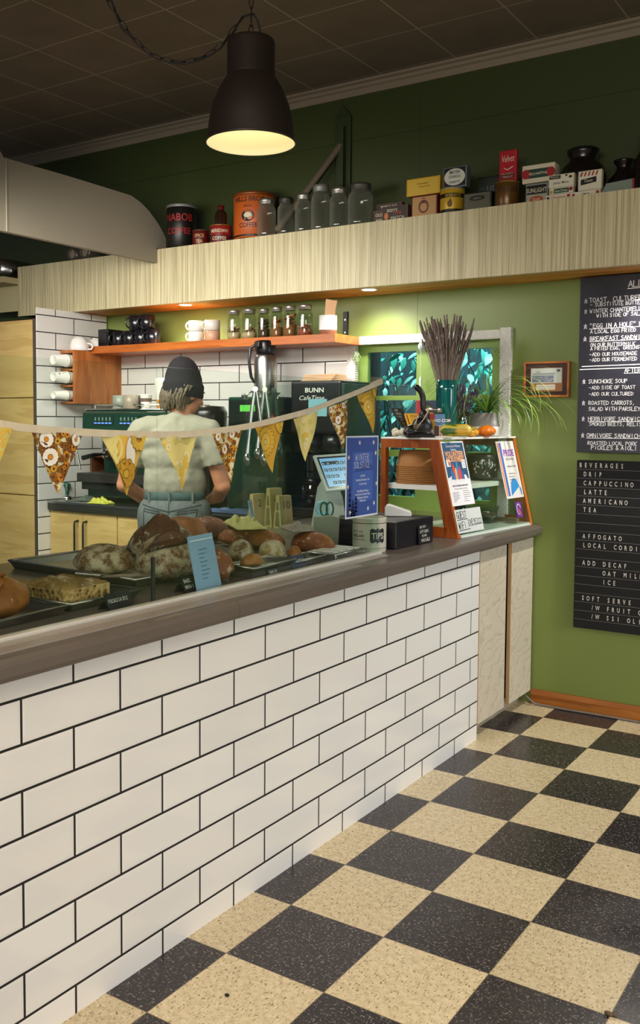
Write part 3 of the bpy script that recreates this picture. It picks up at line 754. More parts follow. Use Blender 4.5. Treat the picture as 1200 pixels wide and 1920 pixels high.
# wooden cup dispenser on the side wall
cd = thing('cup_dispenser', 'orange wooden cup dispenser board on the tiled side wall', 'cup dispenser', (-3.379, 1.31, 1.504))
WCD = wood('dispenser_wood', '#c47a3c', '#9c5621', 'Z', 1, .4, 5)
MB().use(WCD).box(.112, 0, 0, .13, .41, .333, .002).build('front_board', None, cd)
MB().use(WCD).box(0, .001, .315, .112, .40, .333, .002).build('top_board', None, cd)
MB().use(WCD).box(0, .30, 0, .112, .318, .313, .002).build('inner_board', None, cd)
for z_ in (0, .205, .105): MB().use(WCD).box(0, .002, z_, .112, .299, z_ + .012, .001).build('shelf', None, cd)
for k, (z_, r, lb) in enumerate([(.268, .040, 'stack of large white paper cups in the top slot of the cup dispenser'), (.164, .038, 'stack of printed white paper cups in the middle slot of the cup dispenser'), (.052, .031, 'stack of small white paper cups in the lowest slot of the cup dispenser')]):
    o = thing('paper_cups', lb, 'paper cups', (-3.32, 1.20, 1.504 + z_), 0, 'paper cups in the wall dispenser')
    Mx = Matrix.Rotation(-PI / 2, 4, 'X')
    m = MB().use(mat('#eeebe2', .55)).at(Mx); m.lathe([(0, .006), (r * .68, .006), (r * .72, 0), (r * .76, .004), (r * .95, .10), (r, .102), (r, .11), (r * .9, .108)], 28, cap=False); m.lathe([(r * .9, .10), (r, .112), (r, .12), (r * .9, .18)], 28, cap=False)
    m.build('cup_wall', None, o)
    if k == 1:
        q = MB().use(mat('#2a2623', .6)); rr = random.Random(4)
        for i in range(16):
            a = rr.uniform(.2, 2.4); y_ = rr.uniform(.02, .085); rad = r * (.76 + .19 * (y_ - .004) / .096) + .0008; w_ = rr.uniform(.1, .3)
            q.poly([(rad * math.cos(a), y_, rad * math.sin(a)), (rad * math.cos(a + w_), y_ + .004, rad * math.sin(a + w_)), (rad * math.cos(a + w_ * .7), y_ + .012, rad * math.sin(a + w_ * .7)), (rad * math.cos(a), y_ + .008, rad * math.sin(a))])
        q.build('printed_pattern', None, o)
for k, (y_, lb) in enumerate([(1.40, 'round white cup upside down on the cup dispenser, further from the mug shelf'), (1.545, 'round white cup upside down on the cup dispenser, closer to the mug shelf')]):
    o = thing('round_cup', lb, 'cup', (-3.30, y_, 1.838), 0, 'round white cups on the cup dispenser')
    MB().use(WCER).lathe([(.057, 0), (.06, .004), (.059, .03), (.052, .062), (.035, .082), (.028, .084), (.027, .088), (0, .088)], 32).build('bowl', None, o)
    MB().use(WCER).tube([(.052, .02, .046), (.078, .03, .04), (.084, .032, .024), (.075, .03, .008), (.056, .02, .010)], .006, 8).build('handle', None, o)

# things on the back worktop, left
o = thing('tamper', 'small dark green coffee tamper on the back worktop', 'tamper', (-3.368, 1.349, 0.9))
MB().use(mat('#0d4a3b', .25, coat=.5)).lathe([(.012, .03), (.011, .055), (.017, .075), (.024, .085), (.024, .095), (.016, .104), (0, .106)], 24).build('knob', None, o)
MB().use(CHR).lathe([(.03, 0), (.03, .012), (.022, .022), (.012, .03), (0, .03)], 24).build('base', None, o)
cu = thing('wooden_cubby', 'small red-brown wooden cubby box against the side tiles', 'box', (-3.34, 1.52, .9))
MB().use(WB).box(0, 0, 0, .016, .19, .28, .001).box(.23, 0, 0, .246, .19, .28, .001).box(.016, .175, 0, .23, .19, .28).box(.016, 0, .264, .23, .175, .28, .001).build('case', None, cu)
MB().use(WB).box(.016, .01, .10, .23, .175, .112).build('shelf', None, cu)
tag(MB().use(mat('#4a1f17', .3)).lathe([(.05, 0), (.075, .03), (.08, .07), (.076, .07), (.07, .03), (0, .01)], 28, (-3.22, 1.6, 1.0125)).build('bowl'), 'dark red bowl on the shelf of the wooden cubby', 'bowl')
def cloth(name, lab, cat, c_, sx, sy, hgt, m_, seed, rot=0, n=22):
    V = []; F = []; rr = seed * 7.3
    for i in range(n + 1):
        for k in range(n + 1):
            u, v = i / n * 2 - 1, k / n * 2 - 1
            e = max(0, 1 - max(abs(u), abs(v)) ** 4)
            z = hgt * e * (.45 + .8 * noise.noise((u * 2.2 + rr, v * 2.2, rr))) + .002
            V.append((u * sx + .12 * sx * noise.noise((u * 2, v * 2, rr + 5)), v * sy + .12 * sy * noise.noise((u * 2, v * 2, rr + 9)), max(.0015, z)))
    for i in range(n):
        for k in range(n): a = i * (n + 1) + k; F.append((a, a + n + 1, a + n + 2, a + 1))
    o = MB().use(m_).add(V, F, True).build(name, None, None, c_, rot); modify(o, 'SOLIDIFY', thickness=.003, offset=1)
    return tag(o, lab, cat)
cloth('cleaning_cloth', 'bright yellow-green cleaning cloth on the back worktop by the barista', 'cloth', (-2.96, 1.242, .9), .075, .04, .05, mat('#c2c44a', .9, var=.15, vs=30), 1)
cloth('towel', 'crumpled grey-green towel on the worktop in front of the cubby', 'cloth', (-3.17, 1.36, .9), .09, .05, .03, mat('#69756a', .9, var=.2, vs=30), 2)
tag(MB().use(STEEL).box(-3.30, 1.26, .9, -3.16, 1.285, .905, .001).build('steel_spatula'), 'thin steel spatula lying on the back worktop', 'spatula')
o = thing('bean_hopper', 'rounded black hopper of a coffee grinder behind the barista', 'grinder', (-2.27, 1.42, .9))
MB().use(BLKPL).box(-.08, -.09, 0, .08, .09, .30, .02).build('body', None, o); MB().use(mat('#1d1b1b', .25)).lathe([(.06, .30), (.08, .34), (.105, .50), (.108, .55), (.09, .585), (0, .59)], 32).build('hopper', None, o)

# right side: grinder, airpot, coffee brewer
gr = thing('coffee_grinder', 'dark green coffee grinder with lit display beside the brewer', 'grinder', (-2.06, 1.33, .9))
MB().use(MG).box(0, 0, 0, .34, .30, .635, .012).build('body', None, gr)
MB().use(mat('#0c1512', .3)).box(.012, -.004, .47, .33, 0, .615).build('front_panel', None, gr)
q = MB().use(mat('#4fa83a', .4, emit=.9)).box(.09, -.008, .555, .19, -.003, .59); q.build('display', None, gr)
MB().use(mat('#a9321f', .4)).tube([(.29, -.006, .55), (.33, -.02, .50)], .009, 8).build('red_lever', None, gr)
for k, z_ in enumerate((.58,)): MB().use(GRN).lathe([(.026, 0), (.026, .012), (.02, .014), (0, .014)], 24).build('dial', None, gr).matrix_local = frame((.27, -.004, z_), (1, 0, 0), (0, 0, 1))
ap = thing('airpot', 'tall stainless airpot with black lid standing on the green grinder', 'airpot', (-1.905, 1.47, 1.535))
MB().use(STEEL).lathe([(.062, 0), (.064, .01), (.064, .19), (.058, .225), (.05, .24), (0, .24)], 36).build('body', None, ap)
MB().use(BLKPL).lathe([(.052, .24), (.056, .25), (.056, .30), (.05, .312), (0, .315)], 32).box(-.016, -.085, .27, .016, -.03, .305, .006).build('lid', None, ap)
MB().use(BLKPL).tube([(-.024, -.045, .295), (-.055, -.068, .27), (-.058, -.074, .19), (-.05, -.066, .11), (-.036, -.05, .08)], .009, 8).build('handle', None, ap)
bn = thing('coffee_brewer', 'large black coffee brewer with dark green sides under the airpot shelf', 'coffee brewer', (-1.66, 1.36, .9))
MB().use(mat('#11110f', .3)).box(0, 0, .44, .31, .33, .715, .012).build('head', None, bn)
MB().use(GRN).box(.312, .0, .0, .335, .33, .70, .004).build('side_panel', None, bn)
MB().use(mat('#0d0d0c', .35)).box(.0, .22, .05, .31, .33, .44).build('column', None, bn)
MB().use(mat('#171716', .3)).box(-.01, -.05, 0, .33, .33, .05, .008).build('base', None, bn)
for x_ in (.085, .225):
    MB().use(mat('#1a1918', .25)).lathe([(.05, .34), (.07, .37), (.07, .44), (0, .44)], 28, (x_, .09, 0)).build('brew_basket', None, bn)
lt = MB().use(mat('#e8e6e0', .5)); lt.at(FRONT(.09, -.0012, .655)).text('BUNN', .034, sx=1.25, bold=.02); lt.at(FRONT(.05, -.0012, .615)).text('CafeTime', .034, shear=.3, sx=1.2)
lt.build('lettering', None, bn)
tag(MB().use(mat('#7fb3c2', .6)).box(-1.545, 1.357, 1.43, -1.43, 1.3585, 1.52).build('instruction_note'), 'light blue note stuck on the front of the coffee brewer', 'note')
for k, (x_, lb) in enumerate([(-1.575, 'glass coffee pot under the brewer, closer to the grinder'), (-1.435, 'glass coffee pot under the brewer, closer to the green side panel')]):
    o = thing('coffee_pot', lb, 'coffee pot', (x_, 1.45, .95), 0, 'coffee pots under the brewer')
    MB().use(mat('#1c120c', .1, coat=.5)).lathe([(.045, 0), (.066, .03), (.068, .06), (.05, .11), (.04, .13), (0, .13)], 28).build('pot', None, o)
    MB().use(BLKPL).tube([(0, -.05, .12), (0, -.09, .11), (0, -.095, .06), (0, -.066, .035)], .008, 8).lathe([(.042, .13), (.044, .145), (0, .15)], 24).build('handle', None, o)
fs = MB().use(mat('#d8b48e', .8))
for k in range(5):
    z_ = k * .009
    fs.prism([(-.085, -.03 + .02 * k), (.12, -.05), (.14, .09), (-.05, .10)], .007, Matrix.Translation((0, 0, z_)) @ Matrix.Rotation(.08 * k, 4, 'Z'))
tag(fs.build('coffee_filters', None, None, (-1.60, 1.52, 1.6155)), 'sheaf of tan paper coffee filters on top of the brewer', 'filters')
cloth('blue_paper', 'crumpled light blue paper sheet lying on the back worktop below the bunting', 'paper', (-1.95, 1.265, .9), .20, .055, .03, mat('#7f9fd6', .7), 4)
cloth('plastic_wrap', 'crumpled black plastic bag on the back worktop in front of the brewer', 'bag', (-1.67, 1.265, .9), .09, .05, .03, mat('#15181a', .25), 5)
# tongs hanging over the inner divider glass
def tongs(lab, x, y, z, L, m_, rot, open_=.05):
    o = thing('tongs', lab, 'tongs', (x, y, z), rot, 'tongs hung on the inner glass')
    for s_ in (-1, 1):
        a = MB().use(m_); P = [(s_ * .004, 0, 0), (s_ * open_ * .5, 0, -.3 * L), (s_ * open_ * .8, 0, -.65 * L), (s_ * open_, 0, -.85 * L)]
        a.tube(P, [.007, .008, .006, .009], 8); a.ell((s_ * open_, 0, -.93 * L), (.014, .02, .09 * L), 12, 8)
        a.build('arm', None, o)
    MB().use(m_).tube([(0, -.012, .004), (0, .012, .004)], .011, 10).build('hinge', None, o)
    return o
tongs('shiny steel tongs hung on the inner glass, nearest the bread', -1.158, .365, 1.532, .31, STEEL, .5, .035)
tongs('shiny steel tongs hung on the inner glass, in the middle', -1.158, .43, 1.532, .285, STEEL, .6, .03)
tongs('dark green handled tongs hung on the inner glass', -1.158, .495, 1.532, .28, mat('#27433a', .3), .6, .028)

# ------------------------------------------------------------------ wooden mug shelf
ms = thing('wall_shelf', 'orange wooden wall shelf holding mugs and spice jars above the tiles', 'shelf')
SX0, SX1, SY, SZ = -3.378, -1.442, 1.45, 1.866
MB().use(WOODO).box(SX0, SY, SZ - .046, SX1, 1.716, SZ, .002).build('board', None, ms)
b_ = MB().use(BLACK).box(-1.555, 1.7165, SZ + .0005, -1.528, 1.729, SZ + .145, .001); b_.use(STEEL)
for z_ in (.03, .10): b_.at(FRONT(-1.5415, 1.716, SZ + z_)).disc(0, 0, .005)
b_.build('bracket', None, ms)
BM = mat('#17161b', .22, coat=.4)
rows = [(-3.0, 0), (-2.905, 0), (-2.81, 0), (-2.95, 1), (-2.855, 1), (-3.095, 0)]
labs = ['dark mug in the lower row of the mug pile, second from the side wall', 'dark mug in the lower row of the mug pile, third from the side wall', 'dark mug at the lower right end of the mug pile',
        'dark mug in the upper row of the mug pile, nearer the side wall', 'dark mug in the upper row of the mug pile, nearer the white mugs', 'dark mug in the lower row of the mug pile, first from the side wall']
for (x_, lv), lb in zip(rows, labs): mug('dark_mug', lb, 'mug', (x_, 1.545, SZ + .0005 + lv * .0925), .045, .091, BM, -2.1, 'dark mugs on the wall shelf')
tag(MB().use(mat('#0c0b0d', .4)).box(-3.238, 1.50, SZ, -3.148, 1.65, SZ + .11, .004).box(-3.228, 1.495, SZ + .02, -3.158, 1.5, SZ + .09, .002).build('black_box'), 'small black box at the dark end of the wall shelf', 'box')
WM = mat('#f0eee9', .2, coat=.3)
for (x_, y_, lv, m_, lb) in [(-2.455, 1.53, 0, WM, 'white mug at the lower left of the white mug pile'), (-2.455, 1.53, 1, WM, 'white mug at the upper left of the white mug pile'), (-2.345, 1.545, 0, mat('#c9a083', .4), 'tan mug at the lower right of the white mug pile'), (-2.345, 1.545, 1, mat('#d9d3ca', .3), 'pale grey mug at the upper right of the white mug pile')]:
    mug('white_mug', lb, 'mug', (x_, y_, SZ + .0005 + lv * .0625), .046, .061, m_, -2.4, 'white mugs on the wall shelf')

LIDM = mat('#b4b0a8', .35, .9); GREYL = mat('#8d8c88', .45, .5)
def jar(lab, loc, r, h, fill=None, fillh=.5, lidm=None, group=None, seed=0, name='mason_jar', cat='jar', gm=None):
    o = thing(name, lab, cat, loc, 0, group); n_ = h * .86
    MB().use(gm or GLASSJ).lathe([(r * .86, 0), (r * .97, .006), (r, .02), (r, n_ * .78), (r * .93, n_ * .87), (r * .76, n_ * .94), (r * .74, n_), (r * .72, n_)], 32, cap=False).lathe([(0, .002), (r * .9, .003)], 32, cap=False).build('glass_body', None, o)
    l_ = MB().use(lidm or LIDM); z0 = h * .845
    l_.lathe([(r * .77, z0), (r * .80, z0 + .002), (r * .80, z0 + h * .06), (r * .83, z0 + h * .068), (r * .83, z0 + h * .1), (r * .80, h - .002), (r * .7, h), (0, h)], 32); l_.build('lid', None, o)
    if fill:
        rr = random.Random(seed); q = MB()
        q.use(fill[0]).lathe([(0, .004), (r * .88, .005), (r * .95, .02), (r * .95, n_ * fillh * .5), (0, n_ * fillh * .56)], 20)
        for k in range(70):
            a = rr.uniform(0, 2 * PI); d = r * .84 * math.sqrt(rr.random()); z_ = n_ * (fillh * .45 + rr.random() * fillh * .5)
            q.use(rr.choice(fill)); s_ = rr.uniform(.004, .009)
            q.at(Matrix.Translation((d * math.cos(a), d * math.sin(a), z_)) @ Matrix.Rotation(rr.uniform(0, 6), 4, Vector((rr.random(), rr.random(), rr.random())).normalized())).ell((0, 0, 0), (s_ * 1.5, s_ * .7, s_ * .5), 8, 5)
        q.at(Matrix()).build('contents', None, o)
    return o
BR = [mat(c_, .7) for c_ in ('#8a5a2c', '#5f3a1a', '#b98a4c')]; PK = [mat(c_, .7) for c_ in ('#a0503c', '#d0a48c', '#7d3a2a')]; DKB = [mat(c_, .7) for c_ in ('#4a3524', '#2e2118', '#7a6247')]; CR = [mat(c_, .7) for c_ in ('#c9b08a', '#a68458', '#7a5836')]
jars6 = [((-2.172, 1.53, 1.878, 0.0399, 0.1656), [*CR], .55, 'spice jar of pale nuts, first from the white mugs'), ((-2.067, 1.535, 1.88, 0.044, 0.167), CR, .5, 'spice jar of light sticks, second from the white mugs'), ((-1.969, 1.54, 1.882, 0.0346, 0.1624), DKB, .75, 'spice jar of dark leaves, third from the white mugs'),
         ((-1.879, 1.54, 1.881, 0.0358, 0.1669), BR, .8, 'spice jar of brown bark, fourth from the white mugs'), ((-1.789, 1.54, 1.883, 0.0384, 0.1682), BR, .9, 'spice jar filled with dried slices, fifth from the white mugs'), ((-1.683, 1.53, 1.883, 0.0437, 0.1661), PK, .45, 'spice jar with reddish flakes, nearest the white cup of filters')]
for k, (q, fl, fh, lb) in enumerate(jars6): jar(lb, (q[0], q[1], SZ + .0005), q[3], q[4] * 1.03, fl, fh, None, 'spice jars on the wall shelf', k)
q = (-1.536, 1.53, 1.879, 0.0488, 0.1032)
o = thing('ceramic_cup', 'white ceramic cup with a brown base holding tan paper filters', 'cup', (q[0], q[1], SZ + .0005))
MB().use(WCER).lathe([(q[3], .026), (q[3], q[4]), (q[3] - .004, q[4] - .001), (q[3] - .004, .03), (0, .03)], 32, cap=False).build('body', None, o); MB().use(mat('#7a5340', .5)).lathe([(q[3] * .9, 0), (q[3], .004), (q[3], .026)], 32).build('base_band', None, o)
fp = thing('paper_filters', 'tan paper cone filters standing up in the white ceramic cup', 'filters', (q[0], q[1], SZ + .034))
V = [(-.033, -.012, 0), (.030, -.012, 0), (.055, -.006, .13), (.04, .01, .155), (-.022, .012, .15), (-.033, .012, 0), (.030, .012, 0)]
MB().use(mat('#c9a079', .8)).prism([(-.03, 0), (.03, 0), (.036, .06), (.058, .145), (-.012, .16), (-.02, .06)], .006, FRONT(0, .003, 0)).prism([(-.03, 0), (.03, 0), (.034, .06), (.05, .15), (-.02, .15), (-.026, .06)], .006, FRONT(0, .012, 0)).build('cone', None, fp)

# ------------------------------------------------------------------ vintage tins, jars and boxes on the high ledge
ZT = 2.4125; YT = 1.475
def PT(n, c_=None): return mat(c_, .45)
def lett(parent, mt, rows, plane=None, wrap=None, name='lettering'):
    """rows of (text, size, x, z, stretch) printed on a flat face or round a can"""
    m = MB().use(mt).at(plane or Matrix())
    for r_ in rows: m.text(r_[0], r_[1], 0 if len(r_) < 4 else r_[3], r_[2], .0009, 'C', r_[4] if len(r_) > 4 else .9, wrap, 0, .012)
    return m.build(name, None, parent)
def can(lab, q, body, lid, rows, txt, bands=(), ang=.48, cat='tin', group='vintage tins on the high ledge', panel=None):
    r, h = q[3], q[4]; o = thing('tin_can', lab, cat, (q[0], YT + r - .01 + (q[1] - YT), q[2]), 0, group)
    o.location = (q[0], q[1], q[2])
    MB().use(body).lathe([(r * .97, 0), (r, .003), (r, h * .93), (r * .985, h * .94)], 40).build('body', None, o)
    MB().use(lid).lathe([(r * 1.0, h * .925), (r * 1.025, h * .93), (r * 1.025, h - .003), (r * .98, h), (r * .9, h - .003), (0, h - .003)], 40).build('lid', None, o)
    for z0, z1, mt in bands: MB().use(mt).lathe([(r + .0004, h * z0), (r + .0004, h * z1)], 40, cap=False).build('printed_band', None, o)
    M = Matrix.Rotation(ang, 4, 'Z') @ FRONT(0, -r, 0)
    if panel:
        m = MB().use(panel[0]); m.at(M); w_, z0, z1 = panel[1:]
        n_ = 8; V = [(r * math.sin(-w_ + 2 * w_ * i / n_), z, r * math.cos(-w_ + 2 * w_ * i / n_) - r + .0006) for i in range(n_ + 1) for z in (h * z0, h * z1)]
        m.add(V, [(2 * i, 2 * i + 2, 2 * i + 3, 2 * i + 1) for i in range(n_)]); m.build('printed_panel', None, o)
    if rows: lett(o, txt, [(a, b * h, c_ * h, *d) for a, b, c_, *d in rows], M, r)
    return o
def tinbox(lab, x0, x1, y0, d, z0, h, body, face, rows, txt, name='tin_box', cat='tin', rot=0, lid=None, group='vintage tins on the high ledge', deco=None):
    w_ = x1 - x0; o = thing(name, lab, cat, (x0, y0, z0), rot, group)
    MB().use(body).box(0, 0, 0, w_, d, h, min(.004, h * .05)).build('body', None, o)
    if lid: MB().use(lid).box(-.0012, -.0012, h * .80, w_ + .0012, d + .0012, h + .001, .002).build('lid', None, o)
    m = MB().use(face).at(FRONT(0, -.0006, 0)).rect(w_ * .05, h * .06, w_ * .95, h * (.76 if lid else .94))
    if deco: deco(m, w_, h)
    m.build('printed_face', None, o)
    if rows: lett(o, txt, [(a, b * h, c_ * h, (d_[0] if d_ else .5) * w_, *(d_[1:] if len(d_) > 1 else ())) for a, b, c_, *d_ in rows], FRONT(0, -.0012, 0))
    return o
RED = mat('#8c1f1c', .4); DRED = mat('#5d1414', .4); ORN = mat('#bf5a1c', .42); YEL = mat('#c9a227', .4, .2); TAN = mat('#b98c55', .5); DK = mat('#15120f', .4); DGR = mat('#20251d', .4, .3); CRM = mat('#d8cfb4', .5); GREY = mat('#6c7274', .4, .4); RTX = mat('#a01f22', .5); BRS = mat('#8a6a30', .35, .5)
can('tall dark coffee can with red lettering at the left end of the ledge', (-2.559, 1.52, 2.419, 0.087, 0.25), mat('#1d1a15', .35, .3), GREYL, [('NABOB', .24, .60), ('COFFEE', .2, .30)], RTX)
can('small red spice tin between the dark coffee can and the red coffee tin', (-2.395, 1.5, 2.416, 0.0481, 0.09), DRED, mat('#6a5a4a', .4, .6), [('SPICE', .3, .5), ('TEA', .3, .15)], mat('#c9a060', .5))
mer = (-2.246, 1.5, 2.414, 0.0612, 0.104)
can('short red coffee tin with cream lettering under the brown bottle', mer, RED, BRS, [('MERIDIAN', .26, .55), ('COFFEE', .27, .14)], CRM, [(.02, .42, DRED)])
o = thing('brown_bottle', 'small brown bottle standing on the short red coffee tin', 'bottle', (mer[0], mer[1], mer[2] + mer[4] + .0005)); MB().use(mat('#2a1710', .15)).lathe([(.034, 0), (.035, .05), (.03, .075), (.018, .085), (.018, .1), (0, .1)], 24).build('body', None, o); MB().use(DRED).lathe([(.02, .088), (.02, .112), (0, .113)], 20).build('cap', None, o)
ho = can('large orange coffee can beside the empty jars', (-2.079, 1.6, 2.431, 0.1205, 0.2563), ORN, mat('#8a4b1c', .4, .4), [('HILLS BROS', .16, .78), ('BRAND', .06, .66), ('COFFEE', .14, .22)], DK, [(.03, .07, DK), (.92, .93, DK)], .3)
m = MB().use(DK); r_ = (-2.079, 1.6, 2.431, 0.1205, 0.2563)[3]; h_ = (-2.079, 1.6, 2.431, 0.1205, 0.2563)[4]
m.add([(r_ * math.sin(.32 * math.cos(a)), h_ * .47 + h_ * .125 * math.sin(a), r_ * math.cos(.32 * math.cos(a)) - r_ + .001) for a in [2 * PI * k / 20 for k in range(20)]], [list(range(20))])
m.use(CRM).add([(r_ * math.sin(.2 * math.cos(a)), h_ * .48 + h_ * .06 * math.sin(a), r_ * math.cos(.2 * math.cos(a)) - r_ + .0016) for a in [2 * PI * k / 12 for k in range(12)]], [list(range(12))])
pm = m.build('picture_oval', None, ho); pm.matrix_local = Matrix.Rotation(.3, 4, 'Z') @ FRONT(0, -r_, 0)
JL = [((-1.912, 1.475, 2.409, 0.053, 0.2118), 'empty mason jar in front of the orange coffee can', LIDM), ((-1.785, 1.48, 2.417, 0.0479, 0.2033), 'empty mason jar with a dark lid, second of the jar row', mat('#4a4742', .4, .6)), ((-1.672, 1.48, 2.414, 0.0459, 0.2094), 'empty mason jar with a bright steel lid, third of the jar row', LIDM),
      ((-1.567, 1.49, 2.416, 0.0526, 0.2443), 'tall empty jar with a grey lid, fourth of the jar row', GREYL), ((-1.448, 1.48, 2.415, 0.049, 0.2127), 'empty mason jar with a steel lid, fifth of the jar row', LIDM), ((-1.329, 1.5, 2.414, 0.0665, 0.2217), 'widest empty jar with a dark ridged lid beside the match boxes', mat('#5a5650', .45, .6))]
for k, (q, lb, lm) in enumerate(JL): jar(lb, (q[0], q[1] + .01, ZT), q[3], q[4], None, 0, lm, 'empty jars on the high ledge', k, 'empty_jar', 'jar', GLASSD)
# match boxes
MBX = mat('#3a2f2a', .6); p0 = (-1.223, 1.47, 2.417); p1 = (-1.107, 1.53, 2.527)
def mbx(lab, a, b, y0, z0, h, rows, txt, deco=None, face=MBX): return tinbox(lab, a, b, y0, .035, z0, h, mat('#5b4030', .6), face, rows, txt, 'match_box', 'box', 0, None, 'old match boxes on the high ledge', deco)
a0, a1 = (-1.18, 1.47, 2.425), (-1.033, 1.47, 2.485); c0, c1 = (-1.258, 1.53, 2.534), (-1.107, 1.53, 2.527)
def owl(m, w_, h): m.use(mat('#c97a3c', .6)).disc(w_ * .17, h * .38, h * .15, .0003, 12, 1.5)
mo = mbx('match box with an owl in front, beside the widest jar', a0[0], a1[0], 1.47, ZT, .078, [("EDDY'S", .26, .62, .4)], CRM, owl)
m = MB().use(mat('#b5402c', .6)).at(FRONT(0, -.0012, 0)); m.text('OWL', .022, .09, .033, 0, 'C'); m.use(CRM).text('MATCH', .022, .088, .010, 0, 'C'); m.build('lettering', None, mo)
mbx('match box with cream lettering behind the owl match box', c0[0], c1[0], 1.547, ZT, .115, [('MAPLE LEAF', .17, .78, .5)], CRM)
d0, d1 = (-1.252, 1.508, 2.489), (-1.183, 1.508, 2.481)
mbx('narrow match box half hidden at the left of the owl match box', d0[0], d1[0] + .02, 1.508, ZT, .075, [('OLD', .3, .56, .38), ('BEE', .34, .14, .4)], CRM, None, mat('#4b3a2e', .6))
# red and tan tin with yellow tin on top
a0, a1, t0 = (-1.017, 1.475, 2.426), (-0.874, 1.475, 2.426), (-1.018, 1.475, 2.523)
def crest(m, w_, h):
    m.use(mat('#6a3a22', .5)).disc(w_ * .48, h * .5, h * .26, .0003, 16, 1.15); m.use(TAN).disc(w_ * .48, h * .48, h * .17, .0005, 14, 1.1); m.use(DRED).disc(w_ * .48, h * .7, h * .09, .0006, 10, .7)
hA = t0[2] - ZT
tinbox('square tan tin with a dark red rim and crest under the yellow tin', a0[0], a1[0], 1.475, .09, ZT, hA, DRED, TAN, [('SEAL', .1, .83, .48)], DRED, deco=crest)
y0, y1, y2 = (-1.042, 1.47, 2.533), (-0.859, 1.47, 2.531), (-1.043, 1.47, 2.609)
tinbox('flat yellow tin with a grey base on top of the tan tin', y0[0], y1[0], 1.468, .10, ZT + hA + .0006, .085, YEL, mat('#d3ae3a', .4), [('fine cut tobacco', .12, .62, .5), ('smooth and mellow', .1, .45, .55)], mat('#6a4e14', .5))
# yellow can with the cigarette box on it
q = (-0.805, 1.5, 2.425, 0.06, 0.1251)
yc = can('bright yellow can with a dark ribbon under the cigarette box', (q[0], q[1], ZT, q[3], q[4]), YEL, mat('#a39c8a', .4, .6), [], DK, [(.04, .16, DK), (.6, .76, DK)])
lett(yc, YEL, [('ROQUETTE', q[4] * .14, q[4] * .625)], Matrix.Rotation(.48, 4, 'Z') @ FRONT(0, -q[3] - .0004, 0), q[3])
m = MB().use(mat('#6b4d12', .5)).at(Matrix.Rotation(.48, 4, 'Z') @ FRONT(0, -q[3] - .0004, 0)); m.disc(-.016, q[4] * .34, .013, .0012, 10, 1.1); m.poly([(-.026, q[4] * .4, .0012), (-.004, q[4] * .4, .0012), (-.012, q[4] * .56, .0012)]); m.build('printed_figure', None, yc)
b0, b1 = (-0.846, 1.485, 2.553), (-0.722, 1.485, 2.547)
def oval(m, w_, h): m.use(mat('#cfd0c4', .5)).disc(w_ * .5, h * .5, w_ * .44, .0003, 24, h / w_ * .92)
tinbox('black box with a pale oval label on top of the yellow can', b0[0], b1[0], 1.475, .05, ZT + q[4] + .0015, .1, GREY, DK, [('BRITISH', .2, .66, .5, .8), ('CONSOLS', .17, .46, .5, .8), ('CIGARETTES', .13, .22, .5, .8)], DK, 'cigarette_box', 'box', deco=oval)
# green-grey tins
def lab1(m, w_, h): m.use(DK).disc(w_ * .5, h * .68, w_ * .28, .0003, 20, .3)
g0, g1 = (-0.738, 1.475, 2.425), (-0.593, 1.475, 2.426)
tinbox('grey-green tobacco tin with a dark oval label', g0[0], g1[0], 1.475, .08, ZT, .09, DGR, mat('#5c5a48', .45, .3), [('LABOUR', .13, .63, .5)], mat('#8d8a70', .5), deco=lab1)
g0, g1 = (-0.714, 1.58, 2.55), (-0.598, 1.58, 2.55)
tinbox('dark green tin standing upright behind the grey-green tobacco tin', g0[0], g1[0] + .03, 1.58, .05, ZT, .185, DGR, mat('#1b231c', .45), [('US', .2, .6, .5)], GREY)
# brown can with the velvet red tin
q = (-0.524, 1.5, 2.43, 0.0579, 0.1209)
can('round brown can with worn lettering under the tall red tin', (q[0], q[1], ZT, q[3], q[4]), mat('#6b4a22', .32, .3), BRS, [('TULIER', .3, .55)], mat('#2c160a', .5))
v0, v1 = (-0.558, 1.48, 2.554), (-0.474, 1.48, 2.552)
def smoke(m, w_, h):
    m.use(CRM); m.stroke([(w_ * .3, h * .42), (w_ * .5, h * .36), (w_ * .8, h * .45)], .004, .0003)
    m.use(DRED).rect(w_ * .1, h * .08, w_ * .9, h * .26, .0003)
vt = tinbox('tall bright red tin with slanted cream lettering on the brown can', v0[0], v1[0], 1.478, .03, ZT + q[4] + .0015, .142, mat('#b01f2c', .35), mat('#b5202e', .38), [], CRM, deco=smoke)
m = MB().use(CRM).at(FRONT(0, -.0014, 0)); m.text('Velvet', .045, .011, .088, 0, 'L', .55, None, .15); m.text('PIPE & CIGARETTE', .009, .041, .03, 0, 'C', .8); m.text('TOBACCO', .012, .041, .015, 0, 'C', .9); m.build('lettering', None, vt)
# soap and candy boxes
s0, s1 = (-0.426, 1.475, 2.43), (-0.319, 1.475, 2.432)
hs = .094
def sun(m, w_, h):
    m.use(DK).rect(w_ * .06, h * .46, w_ * .94, h * .90, .0003); m.use(mat('#b04a1c', .5)).disc(w_ * .5, h * .2, w_ * .3, .0003, 14, .5)
tinbox('soap box with a dark band and orange sunburst under the other soap box', s0[0], s1[0], 1.475, .06, ZT, hs, GREY, mat('#a9a48f', .5), [('SUNLIGHT', .3, .54, .5, .72), ('SOAP', .18, .14, .5)], CRM, 'soap_box', 'box', deco=sun)
n0, n1 = (-0.441, 1.47, 2.509), (-0.287, 1.47, 2.51)
def fels(m, w_, h):
    m.use(mat('#1d4034', .5)).rect(w_ * .05, h * .25, w_ * .95, h * .75, .0003); m.use(RTX).disc(w_ * .12, h * .5, h * .26, .0005, 16); m.disc(w_ * .88, h * .5, h * .26, .0005, 16)
